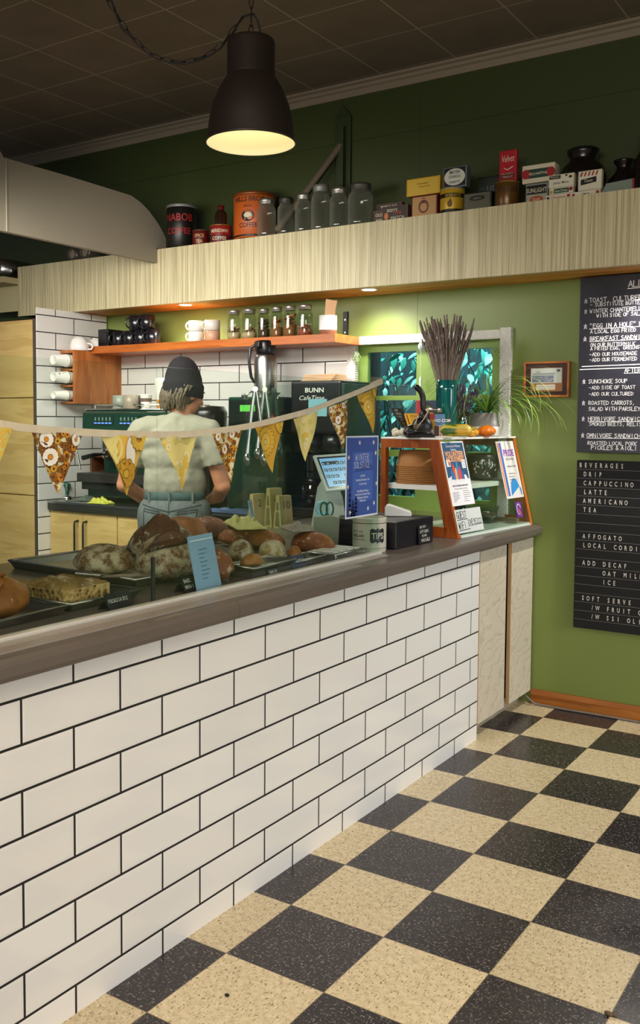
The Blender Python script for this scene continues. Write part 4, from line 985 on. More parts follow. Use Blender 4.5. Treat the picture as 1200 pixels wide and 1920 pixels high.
tinbox('wide soap box with red discs and a green band on top of the soap boxes', n0[0], n1[0], 1.468, .07, ZT + hs + .0006, .082, CRM, CRM, [('FELS-NAPTHA', .2, .42, .5, .85)], CRM, 'soap_box', 'box', deco=fels)
def cand(lab, a, b, z0, h, rows, face, txt, y0=1.462, deco=None): return tinbox(lab, a, b, y0, .03, z0, h, CRM, face, rows, txt, 'candy_box', 'box', 0, None, 'candy boxes on the high ledge', deco)
j0, j1 = (-0.315, 1.455, 2.43), (-0.197, 1.455, 2.429); RM = mat('#b3202a', .5); GM = mat('#23513a', .5); KM = mat('#e4ddc6', .5)
def dots(cols):
    def f_(m, w_, h):
        m.use(cols[0]).disc(w_ * .1, h * .5, h * .26, .0003, 12); m.use(cols[1]).disc(w_ * .9, h * .55, h * .3, .0003, 12)
    return f_
cand('lowest candy box with red lettering beside the large dark vase', j0[0] - .01, j1[0] - .01, ZT, .026, [('Cinnamon', .7, .25, .5)], KM, RM, deco=dots((DGR, RTX)))
def gum(m, w_, h): m.use(GM).rect(w_ * .2, h * .15, w_ * .82, h * .85, .0003); m.use(YEL).disc(w_ * .1, h * .4, h * .25, .0003); m.use(RTX).disc(w_ * .9, h * .6, h * .3, .0003)
cand('candy box with a green name band, middle of its stack', j0[0] + .006, j1[0], ZT + .0265, .03, [('Gum Drops', .5, .32, .5, .8)], KM, CRM, deco=gum)
def choc(m, w_, h): m.use(mat('#4a2c18', .5)).disc(w_ * .86, h * .72, h * .14, .0003, 12, .8); m.disc(w_ * .7, h * .86, h * .1, .0003, 12, .8); m.use(DK).rect(w_ * .04, h * .66, w_ * .48, h * .92, .0003)
jm = cand('white mint candy box, topmost of its stack', j0[0] + .002, j1[0] + .002, ZT + .057, .058, [('Junior Mints', .26, .26, .5, .95)], KM, DK, deco=choc)
m = MB().use(CRM).at(FRONT(0, -.0014, 0)); m.text("Welch's", .013, .008, .042); m.build('lettering', None, jm)
k0, k1 = (-0.179, 1.46, 2.433), (-0.075, 1.46, 2.443)
def strp(m, w_, h):
    for i in range(5): m.use(RTX).poly([(w_ * (.08 + i * .16), h * .72, .0003), (w_ * (.15 + i * .16), h * .72, .0003), (w_ * (.22 + i * .16), h * .93, .0003), (w_ * (.15 + i * .16), h * .93, .0003)])
    m.use(DK).poly([(w_ * .12, h * .28, .0004), (w_ * .78, h * .38, .0004), (w_ * .78, h * .66, .0004), (w_ * .12, h * .56, .0004)])
cand('flat candy box under the striped candy box', k0[0] - .03, k1[0], ZT, .026, [('LEMON', .5, .28, .5)], KM, DK, 1.462, dots((RTX, RTX)))
cand('candy box with red stripes and a dark name panel', k0[0] + .002, k1[0] + .004, ZT + .0265, .088, [('Classic', .2, .42, .45, .8)], KM, CRM, 1.462, strp)
# dark vases
VS = mat('#120d0c', .3, coat=.2)
q = (-0.199, 1.6, 2.463, 0.0985, 0.2069)
tag(MB().use(VS).lathe([(.06, 0), (.085, .03), (.103, .09), (.105, .12), (.09, .165), (.062, .19), (.058, .205), (.07, .225), (.074, .24), (.066, .248), (.055, .24), (.05, .2), (0, .1)], 40, (q[0], q[1], ZT)).build('vase'), 'large dark round vase behind the candy boxes', 'vase')
q = (-0.008, 1.58, 2.451, 0.0503, 0.1484)
tag(MB().use(VS).lathe([(.06, 0), (.07, .04), (.066, .08), (.04, .11), (.03, .125), (.03, .14), (.042, .155), (.046, .165), (.038, .168), (.028, .15), (0, .1)], 36, (q[0], q[1], ZT)).build('vase'), 'smaller dark flared vase near the right end of the ledge', 'vase')
q = (0.095, 1.55, 2.444)
o = thing('dark_bottle', 'dark bottle cut by the right edge of the picture on the ledge', 'bottle', (q[0] + .01, 1.50, ZT)); MB().use(mat('#1a140f', .2)).lathe([(.048, 0), (.05, .01), (.05, .13), (.03, .16), (.022, .18), (.022, .2), (0, .2)], 28).build('body', None, o); MB().use(DK).lathe([(.026, .2), (.028, .24), (.02, .25), (0, .25)], 20).build('cap', None, o)
w0 = (-0.072, 1.46, 2.433)
o = thing('card_packet', 'grey-green packet lying with a red end beside the candy boxes', 'box', (w0[0], 1.46, ZT), .05); MB().use(mat('#7f8c80', .5)).prism([(0, 0), (.15, 0), (.145, .055), (.02, .045)], .05, FRONT(0, .05, 0)).build('body', None, o); MB().use(RTX).prism([(.132, 0), (.1505, 0), (.1455, .0555), (.13, .054)], .0505, FRONT(0, .05025, 0)).build('red_end', None, o)

# rolls of foil and paper over the left end of the ledge
def roll(lab, name, x, y, z, r, L, m_, core):
    o = thing(name, lab, 'roll', (x, y, z))
    Mx = Matrix.Rotation(-PI / 2, 4, 'X')
    MB().use(m_).at(Mx).lathe([(r * .55, 0), (r, 0), (r, L), (r * .55, L)], 28, cap=False).build('sheet', None, o); MB().use(core).at(Mx).lathe([(r * .5, -.004), (r * .55, -.004), (r * .55, L), (r * .5, L), (r * .5, -.004)], 24, cap=False).lathe([(0, .01), (r * .5, .01)], 20, cap=False).build('core', None, o)
FOIL = mat('#c9c8c6', .22, 1, bump=.5, bs=40); WRAP = mat('#4a443b', .3)
q = (-3.438, 1.44, 2.436); roll('grey wrap roll on the ledge below the white bulkhead, left of a pair', 'wrap_roll', q[0], 1.47, ZT + .05, .05, .24, WRAP, mat('#8f8370', .7))
q = (-3.365, 1.44, 2.45); roll('grey wrap roll on the ledge below the white bulkhead, right of a pair', 'wrap_roll', q[0] + .04, 1.47, ZT + .055, .055, .24, WRAP, mat('#8f8370', .7))
q = (-3.042, 1.44, 2.404); roll('small crumpled foil roll on the ledge below the white bulkhead', 'foil_roll', q[0] + .0, 1.47, ZT + .03, .03, .2, FOIL, FOIL)
q = (-4.008, 1.4, 2.45); roll('large silver foil roll at the far left end of the ledge', 'foil_roll', q[0] - .03, 1.35, 2.41, .07, .3, FOIL, FOIL)
struct(MB().use(mat('#b3a67e', .6)).box(-4.6, 1.30, 2.30, -3.9, 1.72, 2.338).build('trim_9'))

# ------------------------------------------------------------------ wooden display case at the end of the counter
TH = -.072
dc = thing('display_case', 'slanted glass display case with orange wooden end frames on the counter end', 'display case', (-.502, .95, .9005), TH)
TOPX, TOPZ, BKX, LY = -.103, .425, -.4, .772
def endframe(y):
    m = MB().use(WOODF); t = .028
    M = frame((0, y + t, 0), (1, 0, 0), (0, 0, 1))
    m.prism([(0, 0), (-.058, 0), (TOPX - .052, TOPZ), (TOPX, TOPZ)], t, M)                                     # sloping front post
    m.prism([(-.058, 0), (-.05, .042), (BKX, .042), (BKX, 0)][::-1], t, M)                                      # bottom rail
    m.prism([(TOPX - .052, TOPZ), (TOPX - .043, TOPZ - .038), (BKX, TOPZ - .038), (BKX, TOPZ)], t, M)
    m.prism([(BKX, .042), (BKX + .026, .042), (BKX + .026, TOPZ - .038), (BKX, TOPZ - .038)][::-1], t, M)
    m.use(wood('display_frame_lit_face', '#c8742a', '#a3541a', 'Z', 1, .38, 6) if not bpy.data.materials.get('display_frame_lit_face') else bpy.data.materials['display_frame_lit_face'])
    m.poly([(.0006, y + .0005, .0), (.0006, y + t - .0005, .0), (TOPX + .0006, y + t - .0005, TOPZ), (TOPX + .0006, y + .0005, TOPZ)])  # sloping face in a lighter copy of the wood, painted as lit
    return m
endframe(0).build('end_frame', None, dc); endframe(LY - .028).build('end_frame', None, dc)
WBD = mat('#e6e4de', .4)
MB().use(WBD).box(BKX, .0, TOPZ + .0005, TOPX + .004, LY, TOPZ + .009, .002).build('top_board', None, dc)
MB().use(WBD).box(BKX + .01, .029, .2, -.075, LY - .029, .222, .001).build('shelf', None, dc)
MB().use(mat('#c9d0c8', .2)).box(BKX + .01, .029, .004, -.004, LY - .029, .012).build('base_plate', None, dc)
MB().use(mat('#7a6a52', .5)).box(-.30, LY - .08, .012, -.05, LY - .05, .03).build('base_rail', None, dc)
SG = glass('case_glass', '#f4faf6', extra=.0)
k = MB().use(SG); k.prism([(-.004, .004), (-.0005, .004), (TOPX - .0005, TOPZ), (TOPX - .004, TOPZ)][::-1], LY - .058, frame((0, LY - .029, 0), (1, 0, 0), (0, 0, 1))).build('front_glass', None, dc)
MB().use(mat('#dfe5df', .2)).box(-.004, .03, .0, .004, LY - .03, .006).build('glass_edge', None, dc)
dc_M = Matrix.Translation((-.502, .95, .9005)) @ Matrix.Rotation(TH, 4, 'Z')
SLn = (Vector((0, 0, 0)) - Vector((TOPX, 0, TOPZ))).normalized()
def slant(y, s_, eps=.003):
    """frame on the sloping glass: origin y along the case, s_ down the slope; X = along, Y = up the slope"""
    o_ = Vector((TOPX, y, TOPZ)) + SLn * s_; f_ = frame(o_, (0, 1, 0), -SLn); return dc_M @ f_ @ Matrix.Translation((0, 0, eps))
def poster(name, lab, cat, M, w, h, base, group=None, edge=None):
    o = thing(name, lab, cat); o.matrix_world = M
    if group: o['group'] = group
    q = MB().use(base).box(0, 0, -.0012, w, h, 0); q.build('sheet', None, o); return o
PAPER = mat('#ebe9ee', .6)
# volunteer poster
VP = poster('poster', 'volunteer recruitment poster with colourful raised hands taped to the display case', 'poster', slant(.008, .297), .206, .288, PAPER)
NAV = mat('#1d4e74', .6); PEA = mat('#f0a765', .6)
m = MB().use(NAV).rect(.008, .115, .198, .282, .0003)
for i in range(9): m.use(PAPER).disc(.02 + i * .0205, .113 + .006 * math.sin(i * 2.1), .015 + .004 * math.sin(i * 3), .0006, 12)
m.build('blue_field', None, VP)
m = MB(); rr = random.Random(2)
cols = [mat(c_, .6) for c_ in ('#2f6fb0', '#d4483a', '#f0a45e', '#3a86c0', '#c23f55', '#2a5e9c')]
for i, (x_, h_) in enumerate([(.05, .05), (.07, .075), (.088, .055), (.105, .088), (.125, .06), (.145, .04), (.062, .035), (.115, .045)]):
    m.use(cols[i % 6]).poly([(x_ - .011, .117, .0009 + i * .0001), (x_ + .011, .117, .0009 + i * .0001), (x_ + .008, .117 + h_ * .8, .0009 + i * .0001), (x_, .117 + h_, .0009 + i * .0001), (x_ - .009, .117 + h_ * .75, .0009 + i * .0001)])
m.build('raised_hands', None, VP)
m = MB().use(PAPER).rect(.018, .175, .052, .207, .0006).rect(.155, .165, .188, .205, .0006); m.use(RTX).rect(.035, .18, .047, .195, .0008); m.use(GREY)
for k in range(4): m.rect(.16, .171 + k * .008, .183, .173 + k * .008, .0008)
m.build('note_panel', None, VP)
m = MB().use(PAPER); m.text('Community Wellness', .015, .103, .262, .0008, 'C'); m.text('Initiative', .015, .103, .246, .0008, 'C')
m.use(mat('#f3ab6b', .6)); m.text('VOLUNTEER', .034, .103, .2195, .0009, 'C', .86, bold=.03); m.text('RECRUITMENT', .030, .103, .1945 + .002, .0009, 'C', .8, bold=.03)
m.use(mat('#3a3440', .6)); m.text('Event Coordinators and Services', .0125, .103, .085, .0008, 'C', .85, bold=.02); m.text('We support and pay with scholarships', .009, .103, .072, .0008, 'C', .85)
for k in range(8): m.rect(.02, .058 - k * .006, .02 + (.06, .05, .066, .055, .06, .045, .03, .02)[k], .0595 - k * .006, .0008)
for k in range(6): m.rect(.115, .062 - k * .009, .115 + (.055, .07, .06, .066, .03, .05)[k], .0635 - k * .009, .0008)
m.build('lettering', None, VP)
# pride poster
PPX = poster('poster', 'pride event poster with purple title and orange and blue stripes on the display case', 'poster', slant(.540, .297), .19, .282, mat('#d9d6d3', .6))
m = MB().use(mat('#e8864a', .6)).rect(.008, .012, .020, .274, .0003); m.use(mat('#e9c7a0', .6)).rect(.020, .012, .026, .274, .0003); m.use(mat('#3d63b8', .6)).rect(.026, .012, .048, .274, .0003)
m.use(mat('#2f86c8', .6)).poly([(.062, .012, .0004)] + [(.115 + .053 * math.cos(a), .012 + .085 * math.sin(a), .0004) for a in [PI - PI * u / 14 for u in range(15)]] + [(.178, .012, .0004), (.178, .045, .0004), (.16, .055, .0004)])
m.build('printed_shapes', None, PPX)
m = MB().use(mat('#8b3fa8', .6)); m.text('PRIDE', .046, .115, .208, .0006, 'C', .95, bold=.03); m.use(mat('#4a4550', .6)); m.text('REGISTER NOW', .013, .115, .188, .0006, 'C'); m.text('WORKSHOP INFO', .012, .12, .152, .0006, 'C')
for k, s_ in enumerate(('seniors 60 and up', 'Queer & Here!', 'weekly 7PM social', 'free')): m.text(s_, .0105, .07, .118 - k * .015, .0006)
m.build('lettering', None, PPX)
# guest wifi card
GW = poster('wifi_card', 'white handwritten guest wifi card leaning at the foot of the display case', 'card', slant(.010, .418, .004), .24, .104, mat('#cfd4d2', .5))
m = MB().use(mat('#1a1a1c', .5)); rr = random.Random(11)
m.hand('Guest', .030, .012, .064, .0006, .1, .04, .76, .8, True, rr); m.hand('Wifi :', .030, .014, .018, .0006, .1, .04, .72, .8, True, rr); m.hand('Dxeye222', .023, .106, .032, .0006, .1, .05, .72, .95, True, rr)
m.build('lettering', None, GW)
# purple sticker
PS = poster('sticker', 'small purple sticker with a white swirl on the display case glass', 'sticker', slant(.617, .394, .001), .066, .076, mat('#5d2a86', .5))
m = MB().use(PAPER); m.stroke([(.033 + .02 * math.cos(a), .04 + .026 * math.sin(a)) for a in [.3 + .35 * u for u in range(13)]], .005, .0005); m.use(mat('#e06a4a', .5)); m.stroke([(.03, .04), (.042, .022), (.045, .012)], .01, .0007); m.build('swirl', None, PS)

# inside the case (world coordinates on the shelf)
ZS = .9005 + .2225
def bowls(lab, x, y, n):
    o = thing('paper_bowls', lab, 'bowls', (x, y, ZS), 0, 'stacks of kraft paper bowls in the display case')
    KR = mat('#a9733c', .7, var=.08, vs=14)
    for k in range(n):
        z = k * .0085; MB().use(KR).lathe([(.098, z), (.101, z + .002), (.101, z + .0065), (.098, z + .008), (.094, z + .008)], 40, cap=False).build('rim', None, o)
    z = n * .0085
    MB().use(KR).lathe([(.097, z - .002), (.086, z + .064), (.084, z + .066), (0, z + .066)], 40).build('bowl', None, o); return o
bowls('tall stack of upturned kraft paper bowls in the front of the display case', -.772, 1.10, 10)
bowls('second stack of upturned kraft paper bowls behind the tall stack', -.72, 1.312, 6)
tp_ = thing('teapot', 'dark glazed pot with white leaf painting on the display case shelf', 'pot', (-.63, 1.50, ZS))
DG = mat('#201d1e', .3, coat=.3)
MB().use(DG).lathe([(.045, 0), (.07, .02), (.083, .06), (.082, .095), (.074, .122), (.07, .128), (.066, .12), (.06, .03), (0, .02)], 40).build('body', None, tp_)
m = MB().use(mat('#c9c6c0', .5)); rr = random.Random(6)
def on_pot(a, z): rd = .0715 + .0125 * math.sin(max(0, min(1, (z - .015) / .11)) * PI) + .0012; return Vector((rd * math.sin(a), -rd * math.cos(a), z))
for i in range(26):
    a = rr.uniform(-.1, 1.25); z = rr.uniform(.03, .105); da, dz = rr.uniform(.06, .16), rr.uniform(-.012, .012); w_ = .006
    P0, P1, P2, P3 = on_pot(a, z), on_pot(a + da * .5, z + dz * .5 + w_), on_pot(a + da, z + dz), on_pot(a + da * .5, z + dz * .5 - w_); m.poly([P0, P3, P2, P1])
m.build('leaf_painting', None, tp_)
o = thing('dark_pot', 'plain dark pot behind the leaf painted pot in the display case', 'pot', (-.74, 1.63, ZS)); MB().use(DG).lathe([(.04, 0), (.055, .02), (.056, .07), (.05, .095), (.044, .095), (.044, .02), (0, .012)], 32).build('body', None, o)
ZB = .9005 + .0125
for k, (x_, y_, lb) in enumerate([(-.60, 1.18, 'green tinted tumbler standing on the floor of the display case'), (-.66, 1.33, 'clear tumbler behind the green tumbler in the display case')]):
    o = thing('tumbler', lb, 'glass', (x_, y_, ZB)); MB().use(glass('green_glass', '#7fb08f', extra=.03) if k == 0 else GLASSJ).lathe([(.028, 0), (.034, .115), (.032, .115), (.027, .006), (0, .006)], 28, cap=False).build('glass_wall', None, o)
tag(MB().use(mat('#d7dad6', .6)).box(-.80, 1.45, ZB, -.70, 1.455, ZB + .12).build('paper_sheet'), 'white paper sheet standing upright inside the display case', 'paper')
o = thing('glass_dish', 'wide clear glass dish in the back of the display case', 'dish', (-.66, 1.55, ZB)); MB().use(GLASSJ).lathe([(.05, 0), (.085, .03), (.10, .08), (.098, .08), (.083, .032), (.048, .004), (0, .004)], 36, cap=False).build('glass_wall', None, o)

# ------------------------------------------------------------------ things on top of the case
ZC = .9005 + .4345
o = MB().use(mat('#e2d6c4', .6, var=.2, vs=60)); rr = random.Random(9)
for k in range(16): o.ell((rr.uniform(-.032, .032), rr.uniform(-.018, .018), .012 + rr.uniform(0, .02)), (.014, .013, .012), 8, 5)
tag(o.build('quartz_rock', None, None, (-.812, .995, ZC)), 'lumpy cream white crystal rock on the left corner of the display case', 'rock')
# leaning chalk menu and books
cm = thing('menu_board', 'black framed chalk menu leaning back on top of the display case', 'sign'); cm.matrix_world = frame((-.815, 1.085, ZC + .001), (.1, .99, 0), (-.6, 0, .8)); 
MB().use(mat('#17130f', .5)).box(0, 0, -.008, .085, .165, 0, .002).build('frame', None, cm)
m = MB().use(mat('#d9d4cc', .6)); rr = random.Random(5)
for k in range(7): m.hand(('SOUP', 'BREAD', 'PIES', 'JAM', 'TEA', 'BUNS', 'EGGS')[k], .011, .012, .145 - k * .019, .0006, .12, .06, .8, 1, False, rr)
m.build('lettering', None, cm)
for k, (dx, lb) in enumerate([(0, 'yellow book leaning in front of the black chalk menu, front cover showing'), (-.013, 'yellow book leaning behind the front yellow book, only its edge showing')]):
    bk = thing('yellow_book', lb, 'book', group='yellow books on the display case'); bk.matrix_world = frame((-.772 + dx * 1.2, 1.075, ZC + .001), (.1, .99, 0), (-.36, 0, .93))
    MB().use(mat('#d89e22', .5)).box(0, 0, -.010, .075, .115, 0, .001).build('cover', None, bk); MB().use(mat('#efe6d0', .7)).box(.002, .001, -.0085, .0758, .1153, -.0015).build('pages', None, bk)
    if k == 0:
        m = MB().use(mat('#6a2f12', .5)); m.text("IT'S THYME", .013, .0375, .095, .0006, 'C', .8); m.rect(.01, .085, .065, .0862, .0005).rect(.01, .075, .065, .0762, .0005); m.use(mat('#d8c2b0', .6)).poly([(.02, .0, .0005), (.075, 0, .0005), (.075, .05, .0005), (.045, .062, .0005), (.02, .04, .0005)]); m.use(mat('#6a3a2c', .6)).disc(.05, .035, .012, .0008); m.build('cover_print', None, bk)
o = thing('glass_cloche', 'small clear glass bubble ornament beside the black figurine', 'ornament', (-.765, 1.20, ZC)); MB().use(GLASSJ).lathe([(.02, 0), (.03, .03), (.03, .06), (.018, .085), (0, .09)], 24, cap=False).build('glass_wall', None, o); MB().use(mat('#8f8a88', .3)).lathe([(.0, .0), (.026, .002), (.022, .03), (0, .05)], 12).build('crystal', None, o)
# black figurine with a curved raised tail
fg = thing('cat_figurine', 'black crouching figurine with a tall curved raised tail and a beaded cord', 'figurine', (-.713, .99, ZC), .7); fg.scale = (1.12, 1.12, 1.12)
BK = mat('#120e0d', .35)
m = MB().use(BK); m.ell((0, 0, .012), (.058, .03, .012), 24, 8); m.ell((.012, 0, .045), (.042, .026, .04), 22, 12); m.ell((-.03, 0, .028), (.03, .022, .024), 18, 10); m.ell((.02, 0, .085), (.022, .02, .03), 18, 10); m.ell((-.048, 0, .02), (.018, .017, .015), 14, 8)
m.box(-.055, -.03, 0, .058, .03, .012, .003)
b_ = m.build('body', None, fg); modify(b_, 'REMESH', mode='VOXEL', voxel_size=.0025, use_smooth_shade=True); modify(b_, 'SMOOTH', factor=.6, iterations=4)
MB().use(BK).tube(spline([(.022, 0, .095), (.014, 0, .125), (.013, 0, .155), (.005, 0, .18), (-.012, 0, .198), (-.022, 0, .204)], 5), [.0115] * 20 + [.011, .0105, .010, .008, .006, .0035], 12).build('tail', None, fg)
cdm = MB().use(mat('#c9b493', .7)); cdm.tube(spline([(.03, -.018, .105), (.012, -.028, .075), (-.01, -.031, .05), (-.022, -.032, .045), (-.02, -.031, .07), (-.01, -.026, .085)], 6), .0018, 6); cdm.ell((.028, -.012, .108), (.008, .006, .008), 12, 8); b_ = cdm.build('cord', None, fg)
MB().use(mat('#6a5a40', .4, .5)).lathe([(0, .001), (.011, .001), (.012, .0025), (.011, .004), (0, .004)], 20).build('medallion', None, fg).matrix_local = frame((-.022, -.0345, .042), (1, 0, 0), (0, 0, 1))
# coaster, booklet, jar with card, pear card
tag(MB().use(mat('#d6d0c2', .6)).prism([(-.065, -.03), (.05, -.045), (.07, .02), (-.04, .045)], .005).build('stone_coaster', None, None, (-.628, 1.045, ZC)), 'thin cream stone coaster at the front left of the display case top', 'coaster')
bk = thing('booklet', 'small pink and brown booklet leaning against the glass jar', 'booklet'); bk.matrix_world = frame((-.71, 1.135, ZC + .001), (.86, .5, 0), (-.06, .10, .6))
MB().use(mat('#cfa597', .6)).box(0, 0, -.004, .062, .052, 0).build('cover', None, bk); m = MB().use(mat('#3a2622', .6)).rect(0, .001, .022, .051, .0005)
for k in range(9): m.disc(.028 + (k % 3) * .012, .01 + (k // 3) * .015, .0025, .0005, 6, 2)
m.build('cover_print', None, bk)
q = (-0.778, 1.28, 1.351, 0.0443, 0.1418)
jar('glass storage jar with a silver lid on the display case', (-.775, 1.27, ZC), .046, .135, None, 0, STEEL, None, 0, 'storage_jar')
cc = thing('coffee_card', 'blue and yellow event card leaning on the glass storage jar', 'card'); cc.matrix_world = frame((-.78, 1.195, ZC + .001), (.85, .53, 0), (-.03, .05, .9))
MB().use(mat('#5a7da3', .6)).box(0, 0, -.002, .088, .105, 0).build('sheet', None, cc)
m = MB().use(mat('#d69a1e', .6)).poly([(0, 0, .0004), (.06, 0, .0004), (.035, .08, .0004), (0, .08, .0004)]); m.use(RTX).rect(0, .08, .04, .105, .0004); m.use(PAPER); m.text('NO COM', .02, .038, .068, .0008, 'L', .9, bold=.02); m.text('CASH DON', .018, .008, .012, .0008, 'L', .9, bold=.02); m.text('TODAY', .014, .05, .042, .0008); m.build('cover_print', None, cc)
pc = thing('pear_card', 'red and blue card with a yellow pear drawing standing behind the jar', 'card'); pc.matrix_world = frame((-.905, 1.335, ZC + .001), (.93, .37, 0), (0, .05, .95))
MB().use(mat('#3c4566', .6)).box(0, 0, -.002, .098, .172, 0).build('sheet', None, pc)
m = MB().use(mat('#b5303e', .6)).poly([(0, 0, .0004), (.098, 0, .0004), (.098, .06, .0004), (.04, .1, .0004), (.045, .172, .0004), (0, .172, .0004)]); m.use(BLACK).disc(.05, .135, .03, .0006, 16); m.use(mat('#d9a534', .6)).disc(.05, .095, .037, .0008, 20, 1.2); m.use(mat('#4d6b2e', .6)).disc(.052, .138, .02, .0009, 12, .5); m.use(PAPER); m.text('& ALL', .022, .048, .065, .0012, 'C', bold=.02); m.build('printed_picture', None, pc)
# teal vase with dried lavender
tv = thing('vase', 'tall teal glass vase with vertical streaks on the display case', 'vase', (-.775, 1.40, ZC))
t = NT('teal_glass'); wn = t.noise(1, t.mapping(scale=(60, 60, 2)), 2)
TEAL = t.bsdf(Base_Color=t.mix(t.ramp(wn, [(.4, (0, 0, 0, 1)), (.7, (1, 1, 1, 1))]), H('#042f2f'), H('#0f6b66')), Roughness=.12, Coat_Weight=.5)
MB().use(TEAL).lathe([(.047, 0), (.05, .004), (.05, .225), (.053, .27), (.05, .27), (.047, .225), (.047, .02), (0, .02)], 40).build('body', None, tv)
def lavender(lab, x, y, z, n, L0, L1, spread, buds, stemc, budc, seed, rbase, zb=.03):
    o = thing('lavender_bunch', lab, 'dried flowers', (x, y, z)); rr = random.Random(seed); st = MB().use(stemc); bd = MB().use(budc)
    for i in range(n):
        a, rd = rr.uniform(0, 2 * PI), math.sqrt(rr.random()); L = rr.uniform(L0, L1); tilt = spread * rd
        p0 = Vector((rbase * rd * math.cos(a), rbase * rd * math.sin(a), zb)); d = Vector((tilt * math.cos(a), tilt * math.sin(a), 1)).normalized()
        bend = Vector((rr.uniform(-.02, .02), rr.uniform(-.02, .02), 0))
        f_ = lambda u: p0 + d * L * u + bend * u * u
        st.tube([f_(0), f_(.5), f_(1)], .0011, 4)
        for k in range(buds):
            u = 1 - k * .022 - rr.uniform(0, .01); q = f_(u); w_ = .0042 * (.75 + .75 * math.sin(PI * (k + .6) / (buds + .4)))
            bd.ell((q.x, q.y, q.z), (w_, w_, .0048), 6, 4)
    st.build('stems', None, o)['kind'] = 'stuff'; bd.build('flower_spikes', None, o)['kind'] = 'stuff'; return o
lavender('tall bunch of dried brown-purple lavender standing in the teal vase', -.775, 1.40, ZC, 210, .15, .37, .33, 11, mat('#97877a', .8), mat('#80706a', .9, var=.3, vs=90), 21, .034, .215)
gv = thing('glass_vase', 'low clear glass vase holding the smaller lavender bunch', 'vase', (-.745, 1.53, ZC)); MB().use(GLASSJ).lathe([(.03, 0), (.034, .005), (.034, .09), (.03, .12), (.028, .12), (.032, .09), (.032, .006), (0, .006)], 28, cap=False).build('glass_wall', None, gv)
lavender('smaller dark purple lavender bunch in the clear glass vase', -.745, 1.53, ZC, 70, .07, .19, .32, 9, mat('#6d6258', .8), mat('#5a4d66', .9, var=.3, vs=90), 22, .018, .075)
# gourds
def gourd(lab, name, x, y, R, hz, rot, colf, lobes, bulge=0, stem=True, tiltm=None):
    o = thing(name, lab, 'gourd', (x, y, ZC), rot); V = []; F = []; n, mm = 40, 16
    for j in range(mm + 1):
        t_ = -PI / 2 + PI * j / mm
        for k in range(n):
            a = 2 * PI * k / n; rb = 1 + .075 * math.cos(lobes * a) * math.cos(t_) + bulge * math.sin(3 * a + t_)
            V.append(((R * rb) * math.cos(t_) * math.cos(a), (R * rb) * math.cos(t_) * math.sin(a), hz + hz * math.sin(t_) * (1 - .12 * math.cos(t_))))
    for j in range(mm):
        for k in range(n): b__, c__ = j * n + k, j * n + (k + 1) % n; F.append((b__, c__, c__ + n, b__ + n))
    MB().use(colf).add([tiltm @ Vector(v) for v in V] if tiltm else V, F, True).build('body', None, o)
    if stem: MB().use(mat('#9a8a4a', .7)).tube([(0, 0, hz * 1.85), (.003, 0, hz * 2.1), (.008, 0, hz * 2.3)], [.006, .004, .0045], 8).build('stem', None, o)
    return o
t = NT('striped_gourd'); sp = t.n('SeparateXYZ', {0: t.co}); an = t.math('ARCTAN2', sp.outputs[2], sp.outputs[1])
st = t.math('SINE', t.math('MULTIPLY', t.math('ADD', an, t.math('MULTIPLY', t.noise(18), .5)), 9))
STR = t.bsdf(Base_Color=t.mix(t.ramp(sp.outputs[0], [(.0, (0, 0, 0, 1)), (.02, (1, 1, 1, 1))]), t.mix(t.ramp(st, [(.45, (0, 0, 0, 1)), (.6, (1, 1, 1, 1))]), H('#3d5a1c'), H('#b3a83a')), t.mix(t.ramp(st, [(.45, (0, 0, 0, 1)), (.6, (1, 1, 1, 1))]), H('#d9a824'), H('#c8c06a'))), Roughness=.4)
gq = thing('striped_gourd', 'long green and yellow striped gourd lying on the display case', 'gourd', (-.628, 1.185, ZC), .25)
V = []; F = []; prof = [(-.075, .004), (-.07, .018), (-.05, .029), (-.02, .031), (.01, .026), (.035, .027), (.055, .028), (.07, .018), (.077, .004)]; n = 30
for x_, r_ in prof:
    for k in range(n): a = 2 * PI * k / n; rb = r_ * (1 + .06 * math.cos(9 * a)); V.append((x_, rb * math.cos(a), .032 + rb * math.sin(a)))
for j in range(len(prof) - 1):
    for k in range(n): a, b_ = j * n + k, j * n + (k + 1) % n; F.append((a, a + n, b_ + n, b_))
o = MB().use(STR).add(V, F, True).build('body', None, gq); modify(o, 'SUBSURF', levels=1, render_levels=1)
MB().use(mat('#b3a545', .6)).tube([(.074, 0, .035), (.088, .004, .042), (.098, .006, .04)], [.006, .005, .006], 8).build('stem', None, gq)
gourd('small yellow-orange gourd between the striped gourd and the orange pumpkin', 'yellow_gourd', -.615, 1.335, .034, .021, .4, mat('#d99a1e', .4), 8)
gourd('small bright orange ribbed pumpkin on the display case', 'mini_pumpkin', -.57, 1.41, .042, .0275, .2, mat('#d9730f', .38, var=.1, vs=20), 10)
